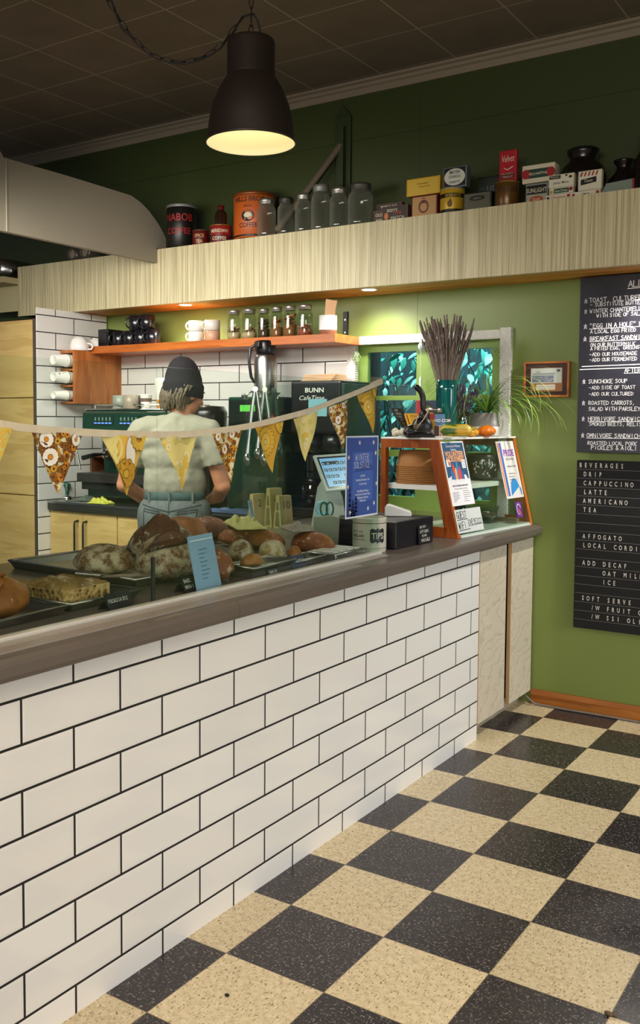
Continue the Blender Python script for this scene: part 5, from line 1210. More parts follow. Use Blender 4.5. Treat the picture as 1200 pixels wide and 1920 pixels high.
# potted ponytail palm
pl = thing('potted_palm', 'long leaved palm in a grey and white tapered pot on the display case', 'potted plant', (-.665, 1.59, ZC))
MB().use(mat('#8a8681', .4)).lathe([(.0785, .048), (.066, .115), (.064, .115), (.06, .1), (0, .1)], 44, sq=(1.1, .75)).build('pot', None, pl)
MB().use(WCER).lathe([(.07, 0), (.08, .006), (.0785, .048)], 44, sq=(1.1, .75)).build('pot_base', None, pl)
MB().use(mat('#3a2a1c', .9)).ell((0, 0, .1), (.06, .04, .008), 16, 6).build('soil', None, pl)
lf = MB(); rr = random.Random(12); G1, G2 = mat('#86b048', .4), mat('#3d6128', .45)
for cx_, n_ in ((-.03, 26), (.022, 110)):
    for i in range(n_):
        a = rr.uniform(0, 2 * PI); big = cx_ > 0
        if big and i % 3 == 0: a = rr.uniform(-.7, .5)
        L = rr.uniform(.2, .52) if big else rr.uniform(.1, .2); up = rr.uniform(.5, 1.2); dr = rr.uniform(1.0, 2.6) if big else rr.uniform(.5, 1.2)
        P = []; q = Vector((cx_, 0, .105)); el = up * 1.25
        dirv = Vector((math.cos(a), math.sin(a) * .8, 0)); tw = rr.uniform(-.3, .3)
        if dirv.y > .15: dirv.y *= .25
        for s_ in range(11):
            P.append(q.copy()); q = q + (dirv * math.cos(el) + Vector((0, 0, math.sin(el)))) * L / 10; el -= dr / 10 * (1 + s_ * .08)
            if pl.location.y + q.y > 1.69: q.y = 1.69 - pl.location.y
            if q.z < .014 and pl.location.x + q.x < -.42: q.z = .014
        lf.use(G1 if rr.random() < .55 else G2); V = []
        sd = Vector((-dirv.y, dirv.x, .2)).normalized()
        for s_, p in enumerate(P): w_ = .0042 * (1 - s_ / 11) + .0004; V += [p - sd * w_, p + sd * w_]
        lf.add(V, [(2 * s_, 2 * s_ + 1, 2 * s_ + 3, 2 * s_ + 2) for s_ in range(10)], True)
lf.build('foliage', None, pl)
# crystal ornament on a string in front of the window
o = thing('hanging_crystal', 'small clear crystal hung on a white string in front of the window', 'ornament'); x_, y_ = -1.066, 1.70
MB().use(mat('#d9d6cc', .6)).tube([(x_, y_, 1.825), (x_, y_, 1.60)], .0012, 5).build('string', None, o); MB().use(mat('#c5d4dc', .15)).lathe([(0, -.03), (.014, -.01), (.016, .004), (.006, .02), (0, .022)], 8, (x_, y_, 1.80), smooth=False).lathe([(0, -.03), (.006, -.02), (.007, .03), (0, .05)], 8, (x_, y_, 1.60), smooth=False).build('crystal', None, o)

# ------------------------------------------------------------------ till area
bx = thing('cash_drawer', 'black box with handwritten gift card note beside the tips mug', 'cash drawer', (-.878, .475, .9005), 0)
MB().use(mat('#131218', .4)).box(0, 0, 0, .328, .332, .108, .004).build('body', None, bx)
nt = thing('gift_card_sign', 'small black chalk sign about gift cards leaning on the black box', 'sign'); nt.matrix_world = frame((-.541, .655, .901), (.0, 1, 0), (-.08, 0, 1)); 
MB().use(mat('#0f0e12', .5)).prism([(0, 0), (.118, 0), (.122, .07), (.06, .085), (.0, .075)], .003).build('board', None, nt)
m = MB().use(mat('#dedad2', .6)); rr = random.Random(8)
for k, (s_, x_, z_, h_) in enumerate([('OSSO GIFTS', .012, .066, .009), ('GIFT CARDS', .012, .046, .0115), ('WE HAVE', .03, .030, .009), ('AVAILABLE', .020, .010, .0125)]): m.hand(s_ if k else 'Our tasty', h_, x_, z_, .0036, .13, .05, .8, .9, False, rr)
m.build('lettering', None, nt)
rd_ = thing('card_reader', 'white rounded card reader on top of the black box', 'card reader', (-.70, .655, 1.0095), .5)
mm_ = MB().use(mat('#e9e7e2', .3)); mm_.prism([(0, 0), (.11, 0), (.112, .012), (.108, .018), (.02, .046), (.008, .044), (0, .03)], .085, frame((0, .085, 0), (1, 0, 0), (0, 0, 1))); b_ = mm_.build('body', None, rd_); modify(b_, 'BEVEL', width=.006, segments=3)
mg = thing('tips_mug', 'large cream mug with a black TIPS label used as a tip jar', 'mug', (-0.62, 0.384, 0.906)); q = (-0.62, 0.388, 0.885, 0.0688, 0.15); mg.location = (-.62, .385, .9005)
CRMG = mat('#d9d2c0', .3)
R_m = .066
MB().use(CRMG).lathe([(R_m * .96, 0), (R_m, .006), (R_m, .128), (R_m + .002, .132), (R_m - .003, .134), (R_m - .005, .128), (R_m - .005, .008), (0, .008)], 44, cap=False).lathe([(0, .0005), (R_m * .96, 0)], 44, cap=False).use(DK).lathe([(R_m + .0005, .112), (R_m + .0005, .1145)], 44, cap=False).lathe([(R_m + .0005, .016), (R_m + .0005, .0175)], 44, cap=False).build('body', None, mg)
Mt = Matrix.Rotation(1.02, 4, 'Z') @ FRONT(0, -R_m, .066)
def onc(x_, y_, e=.0008): return (R_m * math.sin(x_ / R_m), y_, R_m * math.cos(x_ / R_m) - R_m + e)
m = MB().use(DK).at(Mt)
for i in range(8):
    x0, x1 = -.031 + i * .00775, -.031 + (i + 1) * .00775; h0 = lambda x_: .026 + .004 * math.cos(x_ * 300)
    m.poly([onc(x0, -h0(x0)), onc(x1, -h0(x1)), onc(x1, h0(x1)), onc(x0, h0(x0))])
m.use(CRMG).text('TIPS', .034, 0, -.012, .0016, 'C', .85, R_m, 0, .012); m.build('tips_label', None, mg)
m = MB().use(mat('#4a4c44', .5)).at(Matrix.Rotation(-.25, 4, 'Z') @ FRONT(0, -R_m, .066)); m.text('BREW TIME', .0105, 0, .012, .0012, 'C', 1, R_m); m.text('STEEL-AIR', .0155, 0, -.006, .0012, 'C', .9, R_m, 0, .02); m.text('ISLAND HAND MADE', .008, 0, -.018, .0012, 'C', .9, R_m); m.build('lettering', None, mg)
# tablet till
po = thing('tablet_till', 'white framed tablet till on a stand showing a blue order screen', 'till')
po.location = (-.98, .66, .9005)
inv = Matrix.Translation((-.98, .66, .9005)).inverted()
def pobj(mb, name): return mb.build(name, None, po)
A_, B_, D_ = Vector((-.99, .553, 1.261)), Vector((-.92, .791, 1.269)), Vector((-.91, .534, 1.110))
Mp = inv @ frame(D_, B_ - A_, A_ - D_); w_, h_ = (B_ - A_).length, (A_ - D_).length
q = MB().use(mat('#dcdcd6', .3)).at(Mp).box(0, 0, -.012, w_, h_, 0, .006); pobj(q, 'case')
q = MB().use(mat('#121418', .2)).at(Mp @ Matrix.Translation((0, 0, .0006))).rect(.012, .012, w_ - .012, h_ - .012); pobj(q, 'bezel')
q = MB().use(mat('#7fb2e6', .3, emit=.55)).at(Mp @ Matrix.Translation((0, 0, .0012))).rect(.02, .02, w_ - .02, h_ - .02)
q.use(mat('#2d4258', .4)); 
for r_ in range(4):
    for c_ in range(6):
        if (r_ * 5 + c_ * 3) % 7: q.rect(.026 + c_ * .026, .03 + r_ * .03, .026 + c_ * .026 + .02, .03 + r_ * .03 + .014, .0005)
q.use(mat('#b5d2f0', .4))
for r_ in range(4):
    for c_ in range(6):
        if (r_ * 5 + c_ * 3) % 7: q.rect(.028 + c_ * .026, .032 + r_ * .03, .028 + c_ * .026 + .012, .032 + r_ * .03 + .009, .0008)
q.use(mat('#20303f', .4)).rect(.03, h_ - .05, .12, h_ - .035, .0005); q.use(RTX).rect(w_ - .06, .03, w_ - .04, .045, .0009); pobj(q, 'screen')
q = MB().use(mat('#d2d3cd', .3)); q.prism([(-.06, 0), (.08, 0), (.06, .02), (.035, .17), (.0, .25), (-.02, .22)], .12, frame((0, .06, 0), (1, 0, 0), (0, 0, 1))); pobj(q, 'stand')
tag(MB().use(mat('#b9b4a7', .7)).prism([(-.05, 0), (.05, 0), (.053, .12), (.02, .125), (-.05, .118)], .05, FRONT(0, .025, 0)).build('paper_bag', None, None, (-.835, .41, .9005), .5), 'plain pale paper bag standing in front of the tablet till', 'bag')
sc_ = thing('scissors', 'green handled scissors standing in the pale paper bag', 'scissors', (-.905, .56, 1.02), .5); m = MB().use(mat('#2f6a58', .4))
for s_ in (-1, 1): m.tube([(.012 * s_ + .014 * math.cos(a), 0, .02 + .028 * math.sin(a)) for a in [2 * PI * k / 14 for k in range(14)]], .004, 6, True)
m.build('handles', None, sc_); MB().use(CHR).tube([(0, 0, -.01), (.004, 0, -.09)], [.005, .002], 6).build('blades', None, sc_)
sc_.location = (-.835, .415, 1.03)
td = thing('tape_dispenser', 'pale blue tape roll dispenser in front of the tablet till', 'tape dispenser', (-.905, .49, .9005), .5); m = MB().use(mat('#8fc2da', .3)); m.box(-.03, -.02, 0, .03, .02, .12, .006); m.build('base', None, td)
MB().use(mat('#9fd0e4', .25)).at(frame((0, .012, .145), (1, 0, 0), (0, 0, 1))).lathe([(.018, 0), (.03, 0), (.03, .024), (.018, .024), (.018, 0)], 28, cap=False).build('tape_roll', None, td)
tag(MB().use(mat('#d9b46a', .6)).ell((0, 0, .018), (.03, .025, .018), 12, 8).ell((.02, .015, .02), (.02, .02, .016), 12, 8).ell((-.015, .012, .03), (.018, .018, .014), 12, 8).build('cookie_pile', None, None, (-.93, .87, .9005)), 'small heap of golden biscuits on the counter behind the black box', 'biscuits', None, 'stuff')
# solstice poster on the glass
WS = poster('poster', 'blue winter solstice poster with white stars on the end of the glass guard', 'poster', SIDE(XG + .002, .0705, 1.055), .236, .297, mat('#dfe3ee', .6))
BL1, BL2, BL3 = mat('#34509c', .6), mat('#4062b4', .6), mat('#273c78', .6)
m = MB().use(BL1).rect(.006, .006, .230, .291, .0003); m.use(BL2).rect(.046, .06, .192, .238, .0006)
m.use(mat('#2f4a92', .6)).poly([(.046, .165, .0008), (.192, .17, .0008), (.192, .185, .0008), (.15, .2, .0008), (.11, .19, .0008), (.08, .178, .0008)])
for x_, h_ in ((.028, .13), (.072, .1), (.05, .07)):
    m.use(BL3); 
    for k in range(6): z_ = .006 + h_ * k / 7; w_ = .024 * (1 - k / 7); m.poly([(x_ - w_, z_, .001), (x_ + w_, z_, .001), (x_, z_ + h_ / 4, .001)])
m.build('printed_scene', None, WS)
m = MB().use(mat('#efe9d8', .6)); rr = random.Random(1)
for x_, y_ in ((.095, .272), (.198, .272), (.214, .232), (.018, .22), (.014, .115), (.222, .118), (.205, .045), (.16, .028), (.03, .022)):
    r0 = rr.uniform(0, 1)
    for k in range(5): a = r0 + k * 2 * PI / 5; m.poly([(x_ + .010 * math.cos(a), y_ + .011 * math.sin(a), .0012), (x_ + .0035 * math.cos(a + .7), y_ + .0035 * math.sin(a + .7), .0012), (x_, y_, .0012), (x_ + .0035 * math.cos(a - .7), y_ + .0035 * math.sin(a - .7), .0012)])
m.build('white_stars', None, WS)
m = MB().use(mat('#e4e8f2', .6)); rr = random.Random(4)
m.hand('WINTER', .023, .066, .208, .0014, .07, .02, .82, .9, False, rr); m.hand('SOLSTICE', .023, .055, .180, .0014, .07, .02, .75, .85, False, rr)
for k, (s_, y_) in enumerate([('at Dawn', .148), ('Saturday December 21st', .133), ('11 am to 4 pm', .118), ('Island Makers Market', .092), ('Carols by the Garden Paths', .080), ('Volunteers welcome', .068), ('Mulled wine', .0605 - .004)]): m.text(s_, .0115, .119, y_, .0014, 'C', .85, bold=.012)
m.build('lettering', None, WS)

# ------------------------------------------------------------------ bread display
ZD = .9005
def crust(name, c1, c2, flour=0.0, fs=30, seed=0, rough=.55):
    t = NT(name); n1 = t.noise(9, t.mapping(loc=(seed, 0, 0)), 5, .6); n2 = t.noise(fs, t.mapping(loc=(0, seed, 0)), 6, .7)
    col = t.mix(t.ramp(n1, [(.3, (0, 0, 0, 1)), (.7, (1, 1, 1, 1))]), H(c1), H(c2))
    if flour: col = t.mix(t.math('MULTIPLY', t.ramp(n2, [(.62 - flour * .3, (0, 0, 0, 1)), (.70 - flour * .2, (1, 1, 1, 1))]), .8), col, H('#cdc0a4'))
    return t.bsdf(Base_Color=col, Roughness=rough, Normal=t.bump(t.noise(40, detail=6, rough=.7), .6, .006))
def loaf(name, lab, loc, R, rot, m_, seed, group=None, bumpy=.06, slash=None, cat='bread', tilt=0, z0=0.0):
    o = thing(name, lab, cat, (loc[0], loc[1], loc[2] + z0), rot, group); n, mm = 48, 24; V = []; F = []
    def shape(t_, a):
        x, y, z = math.cos(t_) * math.cos(a), math.cos(t_) * math.sin(a), math.sin(t_)
        k = 1 + bumpy * noise.noise((x * 2 + seed, y * 2, z * 2)) + bumpy * .35 * noise.noise((x * 7 + seed, y * 7, z * 7))
        zz = z * (1 if z > 0 else .55)
        return Vector((R[0] * x * k, R[1] * y * k, R[2] * .55 + R[2] * zz * k))
    for j in range(mm + 1):
        for k in range(n): V.append(shape(-PI / 2 + PI * j / mm, 2 * PI * k / n))
    for j in range(mm):
        for k in range(n): a, b_ = j * n + k, j * n + (k + 1) % n; F.append((a, b_, b_ + n, a + n))
    b_ = MB().use(m_).add(V, F, True).build('crust', None, o)
    if slash:                                             # an opened score with its raised ear, laid along the crust
        sm, az, el, roll_, lh, wh = slash; el = math.radians(el); e = MB().use(sm); V = []; F = []
        d0 = Vector((math.cos(el) * math.sin(az), -math.cos(el) * math.cos(az), math.sin(el))); t1 = Vector((math.cos(az), math.sin(az), 0)); t2 = d0.cross(t1)
        ca, sa_ = math.cos(math.radians(roll_)), math.sin(math.radians(roll_)); ax, ay = t1 * ca + t2 * sa_, t2 * ca - t1 * sa_
        for i in range(25):
            u = i / 12 - 1; wd = wh * (1 - u * u) ** .6
            for v in (-1, -.7, -.3, .1, .5, .85, 1):
                d = (d0 + ax * math.tan(u * lh * .8) + ay * (v * wd)).normalized(); k_ = max(math.asin(max(-1, min(1, d.z))), -.9)
                s_ = shape(k_, math.atan2(d.y, d.x)); n_ = Vector((d.x, d.y, d.z)); V.append(s_ + n_ * (.004 + (.012 if v >= .85 else 0) + .003 * noise.noise((u * 6, v * 5, seed)) - .004 * (1 - v * v)))
        for i in range(24):
            for v in range(6): a = i * 7 + v; F.append((a, a + 1, a + 8, a + 7))
        k_ = e.add(V, F, True).build('opened_score', None, o); modify(k_, 'SOLIDIFY', thickness=.012, offset=-1)
    return o
C_GOLD = crust('golden_crust', '#6f3a0e', '#b07432', 0.05, 30, 1, .4); C_DARK = crust('dark_floured_crust', '#331809', '#6b391b', .5, 40, 2); C_FLOUR = crust('heavily_floured_crust', '#6b4526', '#7a4a26', .72, 34, 3)
C_BRN = crust('brown_crust', '#5a2a0e', '#9a5a22', .12, 30, 4); C_RED = crust('red_brown_score', '#3a1a0e', '#6a3519', .12, 40, 5); C_PALE = crust('pale_floured_crust', '#553518', '#7d5a30', .62, 30, 6)
def tray(lab, x, y, rot, L, W_, group='baking trays on the counter', z=ZD, h=.022, m_=ALU, liner=None):
    o = thing('baking_tray', lab, 'tray', (x, y, z), rot, group)
    m = MB().use(m_); a, b_ = L / 2, W_ / 2; s_ = .012
    m.box(-a + s_, -b_ + s_, 0, a - s_, b_ - s_, .002)
    for P, Q in (((-a, -b_), (a, -b_)), ((a, -b_), (a, b_)), ((a, b_), (-a, b_)), ((-a, b_), (-a, -b_))):
        i = lambda p: (p[0] - math.copysign(s_, p[0]), p[1] - math.copysign(s_, p[1]))
        p, q = i(P), i(Q); m.poly([(p[0], p[1], .001), (q[0], q[1], .001), (Q[0], Q[1], h), (P[0], P[1], h)]); m.poly([(p[0], p[1], .0), (P[0], P[1], h - .001), (Q[0], Q[1], h - .001), (q[0], q[1], .0)])
    m.build('pan', None, o); MB().use(m_).tube([(-a, -b_, h), (a, -b_, h), (a, b_, h), (-a, b_, h)], .0045, 8, True).build('rim', None, o)
    if liner: MB().use(liner).box(-a + .018, -b_ + .018, .0022, a - .018, b_ - .018, .0032).build('paper_liner', None, o)
    return o
PARCH = mat('#cbbfa6', .6, var=.1, vs=8)
tray('tray at the left edge carrying the golden loaf', -.765, -1.36, .05, .24, .44)
loaf('bread_loaf', 'glossy golden loaf with one deep score at the left edge', (-.755, -1.285, ZD + .004), (.07, .10, .066), .1, C_GOLD, 1, 'loaves on the counter', slash=(crust('golden_score', '#7d4312', '#a8662a', 0, 30, 9), .9, 45, 70, .8, .22))
tray('tray under the focaccia slab', -.80, -.985, .03, .27, .27)
fo_ = thing('focaccia', 'flat slab of focaccia with an open crumb cut edge on its tray', 'bread', (-.825, -.995, ZD + .0035), .03, 'loaves on the counter')
V = []; F = []; n = 26
for i in range(n + 1):
    for k in range(n + 1):
        u, v = i / n * 2 - 1, k / n * 2 - 1; e = 1 - max(abs(u), abs(v)) ** 10 * .35
        V.append((u * .092, v * .09, .052 * e + .010 * noise.noise((u * 4, v * 4, 3)) + .004 * noise.noise((u * 14, v * 14, 1))))
for i in range(n):
    for k in range(n): a = i * (n + 1) + k; F.append((a, a + n + 1, a + n + 2, a + 1))
MB().use(crust('focaccia_top', '#6f5028', '#a3834c', .35, 22, 7)).add(V, F, True).build('crust', None, fo_)
t = NT('open_crumb'); vo = t.n('TexVoronoi', {'Vector': t.co, 'Scale': 70.0}).outputs[0]; cr_ = t.ramp(t.math('ADD', vo, t.math('MULTIPLY', t.noise(30), .5)), [(.42, H('#5a3a18')), (.55, H('#b98f50')), (.9, H('#cfae72'))])
CRUMB = t.bsdf(Base_Color=cr_, Roughness=.8, Normal=t.bump(vo, .9, .006))
MB().use(CRUMB).box(-.0915, -.0895, 0, .0915, .0895, .040).build('crumb', None, fo_)
tag(MB().use(mat('#8a8883', .3, .9)).prism([(0, 0), (.02, -.012), (.14, -.02), (.15, .03), (.03, .028)], .002).tube([(.0, .008, .003), (-.07, .012, .012)], .006, 8).build('perforated_server', None, None, (-.76, -.915, ZD + .0565), .9), 'flat perforated steel server resting on the focaccia', 'server')
tray('large paper lined tray under the big dark loaves', -1.07, -.52, -.06, .62, .44, liner=PARCH, h=.026)
LB = 'loaves on the counter'
loaf('bread_loaf', 'oval loaf dusted with flour at the front left of the large tray', (-1.03, -.635, ZD + .004), (.10, .078, .064), .45, C_PALE, 5, LB)
loaf('bread_loaf', 'biggest dark round loaf with a wide red-brown score on the large tray', (-.965, -.43, ZD + .004), (.12, .118, .103), .0, C_DARK, 7, LB, slash=(C_RED, .75, 38, 78, 1.2, .50))
loaf('bread_loaf', 'floured round loaf leaning against the biggest dark loaf', (-.795, -.60, ZD + .004), (.095, .095, .093), .0, C_FLOUR, 9, LB, slash=(C_RED, .9, 52, 15, .9, .22))
loaf('bread_loaf', 'rough red-brown crusted loaf behind the blue menu sheet', (-.675, -.50, ZD + .001), (.056, .062, .062), .2, crust('rough_crust', '#6a2f12', '#a85c26', .3, 20, 12), 11, LB, .14)
loaf('bread_loaf', 'smooth brown round loaf at the back of the large tray', (-1.19, -.06, ZD + .001), (.10, .105, .088), .2, C_BRN, 13, LB)
loaf('bread_loaf', 'long dark brown loaf behind the smooth brown loaf', (-1.30, .21, ZD), (.06, .10, .07), -.9, crust('deep_brown_crust', '#3d190a', '#6f3a18', .05, 30, 14), 15, LB)
lf_ = 'long brown loaves in a row behind the small trays'
for k, (x_, y_, L, lb) in enumerate([(-1.03, .165, .17, 'long brown loaf partly under the yellow paper'), (-.75, .18, .10, 'long brown loaf beside the wire rack, closest to the till')]):
    loaf('long_loaf', lb, (x_, y_, ZD), (.052, L, .056), 1.5, C_BRN, 20 + k, lf_, .05)
loaf('bread_roll', 'pale floured roll in the middle, left of a pair', (-.815, -.185, ZD + .001), (.046, .058, .056), .3, C_PALE, 31, 'floured rolls by the small trays')
loaf('bread_roll', 'pale floured roll in the middle, right of a pair', (-.75, -.085, ZD + .001), (.05, .048, .052), .9, crust('tan_floured_crust', '#8a6a34', '#a98548', .7, 22, 33), 33, 'floured rolls by the small trays')
loaf('bread_roll', 'small golden brown bun beside the right floured roll', (-.70, -.015, ZD + .003), (.024, .028, .035), .3, C_GOLD, 35, 'floured rolls by the small trays')
cloth('wax_paper', 'crumpled yellow-green waxed paper draped over the long loaves', 'paper', (-1.06, .165, ZD + .085), .13, .06, .045, mat('#aaa560', .6), 14, -.7)
cloth('brown_paper_bag', 'crumpled grey-brown paper bag lying on the long loaf', 'bag', (-.83, .185, ZD + .085), .08, .045, .03, mat('#8d8474', .8, var=.2, vs=40), 15, -.6)
cloth('white_bag', 'crumpled white-blue paper bag behind the dark brown loaf', 'bag', (-1.385, .03, ZD), .05, .10, .12, mat('#aab4bf', .6), 16, .3)
tray('small tray with a cut pastry bar beside the blue menu sheet', -.645, -.30, .0, .12, .24, z=ZD + .02, h=.016)
loaf('pastry_bar', 'cut pastry bar on the small tray beside the blue menu sheet', (-.655, -.335, ZD + .0225), (.03, .05, .03), 0, C_GOLD, 41, None, .1, cat='pastry')
tag(MB().use(mat('#4a453f', .5)).box(-.695, -.41, ZD, -.595, -.19, ZD + .0195, .002).build('riser_block'), 'low dark riser block under the small pastry tray', 'riser')
tray('narrow empty tray in front of the floured rolls', -.655, -.045, .0, .10, .2)
wr = thing('cooling_rack', 'wire cooling rack with folded legs at the right end of the bread', 'rack', (-.632, .16, ZD), 0)
m = MB().use(STEEL)
for i in range(9): y_ = -.11 + i * .0275; m.tube([(-.06, y_, .026), (.06, y_, .026)], .0022, 6)
m.tube([(-.06, -.11, .026), (.06, -.11, .026), (.06, .11, .026), (-.06, .11, .026)], .0035, 8, True); m.build('wire_grid', None, wr)
for sx_ in (-1, 1):
    for sy_ in (-1, 1): MB().use(STEEL).tube([(sx_ * .058, sy_ * .1, .026), (sx_ * .058, sy_ * .1, .0)], .003, 6).build('leg', None, wr)
for i in range(4): MB().use(mat('#d7d0c8', .5)).box(-.05, -.1 + i * .05, .0285, .05, -.065 + i * .05, .033).build('flat_paper', None, wr)

# black price signs
def sign(lab, x, y, rot, w, h, rows, z=ZD, m_=None, tm=None):
    o = thing('price_sign', lab, 'sign', (x, y, z), rot, 'black price signs for the bread'); al = .5
    M = frame((0, 0, 0), (0, 1, 0), (-.45, 0, 1))
    MB().use(m_ or mat('#16151a', .5)).prism([(0, 0), (w, 0), (w, h), (0, h)], .003, M).prism([(0, 0), (w, 0), (w, h * .5), (0, h * .5)], .003, frame((-h * .8, 0, 0), (0, 1, 0), (.45, 0, 1))).build('board', None, o)
    m = MB().use(tm or mat('#d9d6cf', .6)).at(M @ Matrix.Translation((0, 0, .0036))); rr = random.Random(w * 1000)
    for s_, x_, z_, q in rows: m.hand(s_, q, x_, z_, 0, .14, .03, .8, .9, False, rr)
    m.build('lettering', None, o); return o
sign('black handwritten focaccia price sign in front of the focaccia tray', -.598, -1.045, .1, .105, .045, [('FOCACCIA $12', .008, .018, .0095)])
sign('black handwritten price sign left of the blue menu sheet', -.60, -.735, .1, .075, .05, [('BAGEL', .01, .03, .01), ('BREAD $8', .008, .012, .009)])
sign('dark blue price sign under the wire rack end', -.60, -.18, .05, .09, .045, [('SLICE $4', .03, .018, .011)], m_=mat('#22304e', .5))
sign('small black price sign under the small pastry tray', -.585, -.34, .0, .07, .022, [('BARS $5', .01, .006, .009)])
# two blue sheets added for reflections in the guard glass, and a tag card
BLUE_CLEAR = mat('#9cc0e0', .2).copy(); BLUE_CLEAR.name = 'clear_blue'; [n_ for n_ in BLUE_CLEAR.node_tree.nodes if n_.type == 'BSDF_PRINCIPLED'][0].inputs['Alpha'].default_value = .78
def sheet(lab, x, y, rot, w, h, tl=.0, z=ZD):
    o = thing('reflection_and_tag_sheet', lab, 'menu sheet', (x, y, z), rot)
    t = BLUE_CLEAR; M = frame((0, 0, 0), (0, 1, 0), (-.22, tl, 1))
    MB().use(t).prism([(0, 0), (w, 0), (w, h), (0, h)], .003, M).build('clear_blue_sheet', None, o)
    m = MB().use(mat('#dfeaf2', .3)).at(M @ Matrix.Translation((0, 0, .0036))).rect(w * .05, h * .9, w * .95, h * .92)
    m.use(mat('#4d6f94', .5))
    for k in range(8): m.rect(w * .3, h * (.2 + k * .075), w * (.5 + .2 * ((k * 7) % 5) / 5), h * (.215 + k * .075), .0004)
    m.build('printing', None, o); return o
sheet('pale blue printed sheet in a tilted stand in front of the big loaves', -.585, -.70, .12, .135, .165, .20)
sheet('pale blue printed sheet at the far left edge beyond the trays', -1.32, -.99, .4, .15, .13, .03)
sheet('small pale blue tag card standing on the yellow waxed paper', -1.0, .125, .5, .07, .07, .05, ZD + .125)
# wooden table numbers
for k, (x_, y_, h_, num_, lb) in enumerate([(-1.488, .83, .155, '2', 'wooden table number stand showing 2'), (-1.412, .86, .185, '4', 'tallest wooden table number stand, showing 4'), (-1.336, .83, .155, '10', 'wooden table number stand showing 10')]):
    o = thing('table_number', lb, 'table number', (x_, y_, ZD), -.35, 'wooden table number stands'); WN = mat('#a58f5a', .5, var=.12, vs=12)
    MB().use(WN).prism([(-.034, 0), (.034, 0), (.012, h_), (-.012, h_)], .07, frame((0, .035, 0), (1, 0, 0), (0, 0, 1))).build('block', None, o)
    M = frame((.0345, 0, 0), (0, 1, 0), (-.022, 0, h_)); MB().use(mat('#1f1a14', .5)).at(M @ Matrix.Translation((0, 0, .0006))).text(num_, .05, 0, h_ * .62, 0, 'C').build('number', None, o)
    q = MB().use(mat('#5d5434', .6)).at(FRONT(0, -.0356, 0)); q.poly([(-.018, .01, 0), (.018, .01, 0), (.012, h_ * .5, 0), (-.012, h_ * .5, 0)]); q.poly([(-.011, h_ * .55, 0), (.011, h_ * .55, 0), (.007, h_ * .8, 0), (-.007, h_ * .8, 0)]); q.build('cut_out', None, o)

# ------------------------------------------------------------------ boards and picture on the green wall
t = NT('chalkboard_black'); sm = t.noise(3, detail=6, rough=.65)
CHB = t.bsdf(Base_Color=t.mix(t.ramp(sm, [(.35, (0, 0, 0, 1)), (.75, (1, 1, 1, 1))]), H('#1f1e26'), H('#363541')), Roughness=.32)
CK = mat('#e6e5e8', .8)
cbx, cbz0, cbz1 = -.218, 1.264, 2.085
ch = thing('chalkboard_menu', 'large black chalkboard food menu with white handwriting on the green wall', 'menu board', (cbx, 1.66, cbz0))
MB().use(CHB).box(0, 0, 0, 1.05, .03, cbz1 - cbz0, .002).build('board', None, ch)
for z_ in (.1, .7): MB().use(mat('#2a2520', .6)).box(.05, .0302, z_, 1.0, .0695, z_ + .03).build('wall_batten', None, ch)
L_ = [('ALL DAY', .222, (-0.016, 1.66, 2.025), .042, True), ('TOAST, CULTURED BUTTER', .045, (-0.156, 1.66, 1.966), .030, False), ('- SUBSTITUTE BUTTER', .05, (-0.153, 1.66, 1.946), .024, False), ('WINTER CHANTERELLES', .048, (-0.155, 1.66, 1.917), .026, False), ('WITH SIDE OF SALAD', .08, (-0.124, 1.66, 1.895), .024, False),
      ('"EGG IN A HOLE" WITH', .05, (-0.148, 1.66, 1.847), .028, True), ('A LOCAL EGG FRIED', .053, (-0.147, 1.66, 1.822), .024, False), ('BREAKFAST SANDWICH', .052, (-0.149, 1.66, 1.788), .027, True), ('ON OUR BUTTERMILK', .055, (-0.148, 1.66, 1.76), .023, False), ('A FRIED EGG, GREENS', .055, (-0.148, 1.66, 1.743), .023, False),
      ('-ADD OUR HOUSEMADE', .052, (-0.15, 1.66, 1.716), .023, False), ('-ADD OUR FERMENTED', .052, (-0.149, 1.66, 1.691), .023, False), ('AFTER ELEVEN', .215, (0.018, 1.66, 1.637), .027, True), ('SUNCHOKE SOUP', .05, (-0.149, 1.66, 1.589), .026, False), ('-ADD SIDE OF TOAST', .053, (-0.146, 1.66, 1.561), .023, False), ('-ADD OUR CULTURED', .053, (-0.145, 1.66, 1.531), .023, False),
      ('ROASTED CARROTS,', .053, (-0.144, 1.66, 1.489), .025, False), ('SALAD WITH PARSLEY', .054, (-0.141, 1.66, 1.461), .025, False), ('HERBIVORE SANDWICH', .053, (-0.14, 1.66, 1.414), .026, True), ('SMOKED BEETS, RELISH', .058, (-0.134, 1.66, 1.391), .024, False), ('OMNIVORE SANDWICH', .048, (-0.151, 1.66, 1.336), .027, True), ('ROASTED LOCAL PORK', .053, (-0.14, 1.66, 1.301), .024, False), ('PICKLES & AIOLI', .07, (-0.114, 1.66, 1.279), .027, False)]
m = MB().use(CK).at(FRONT(0, -.0008, 0)); rr = random.Random(17)
for s_, x_, P, h_, ul in L_: m.hand(s_, h_ * .69, x_, P[2] - cbz0, 0, .125, .035, .80, 1.0, ul, rr)
for s_, x_ in (('*', 1), ('*', 3), ('*', 5), ('*', 7), ('*', 13), ('*', 16), ('*', 18), ('*', 20)): m.hand('*', .022, .022, L_[x_][2][2] - cbz0 - .002, 0, .1, .05, .8, 1, False, rr)
zl = (-0.184, 1.66, 1.669)[2] - cbz0
m.stroke([(.018, zl), (1.0, zl + .012)], .004); m.stroke([(.008, zl - .014), (1.0, zl - .002)], .004)
m.build('chalk_writing', None, ch)
lb = thing('letter_board', 'black felt letter board listing beverages below the chalkboard', 'menu board', (-.224, 1.69, .417))
t = NT('letterboard_felt'); z_ = t.n('SeparateXYZ', {0: t.co}).outputs[2]
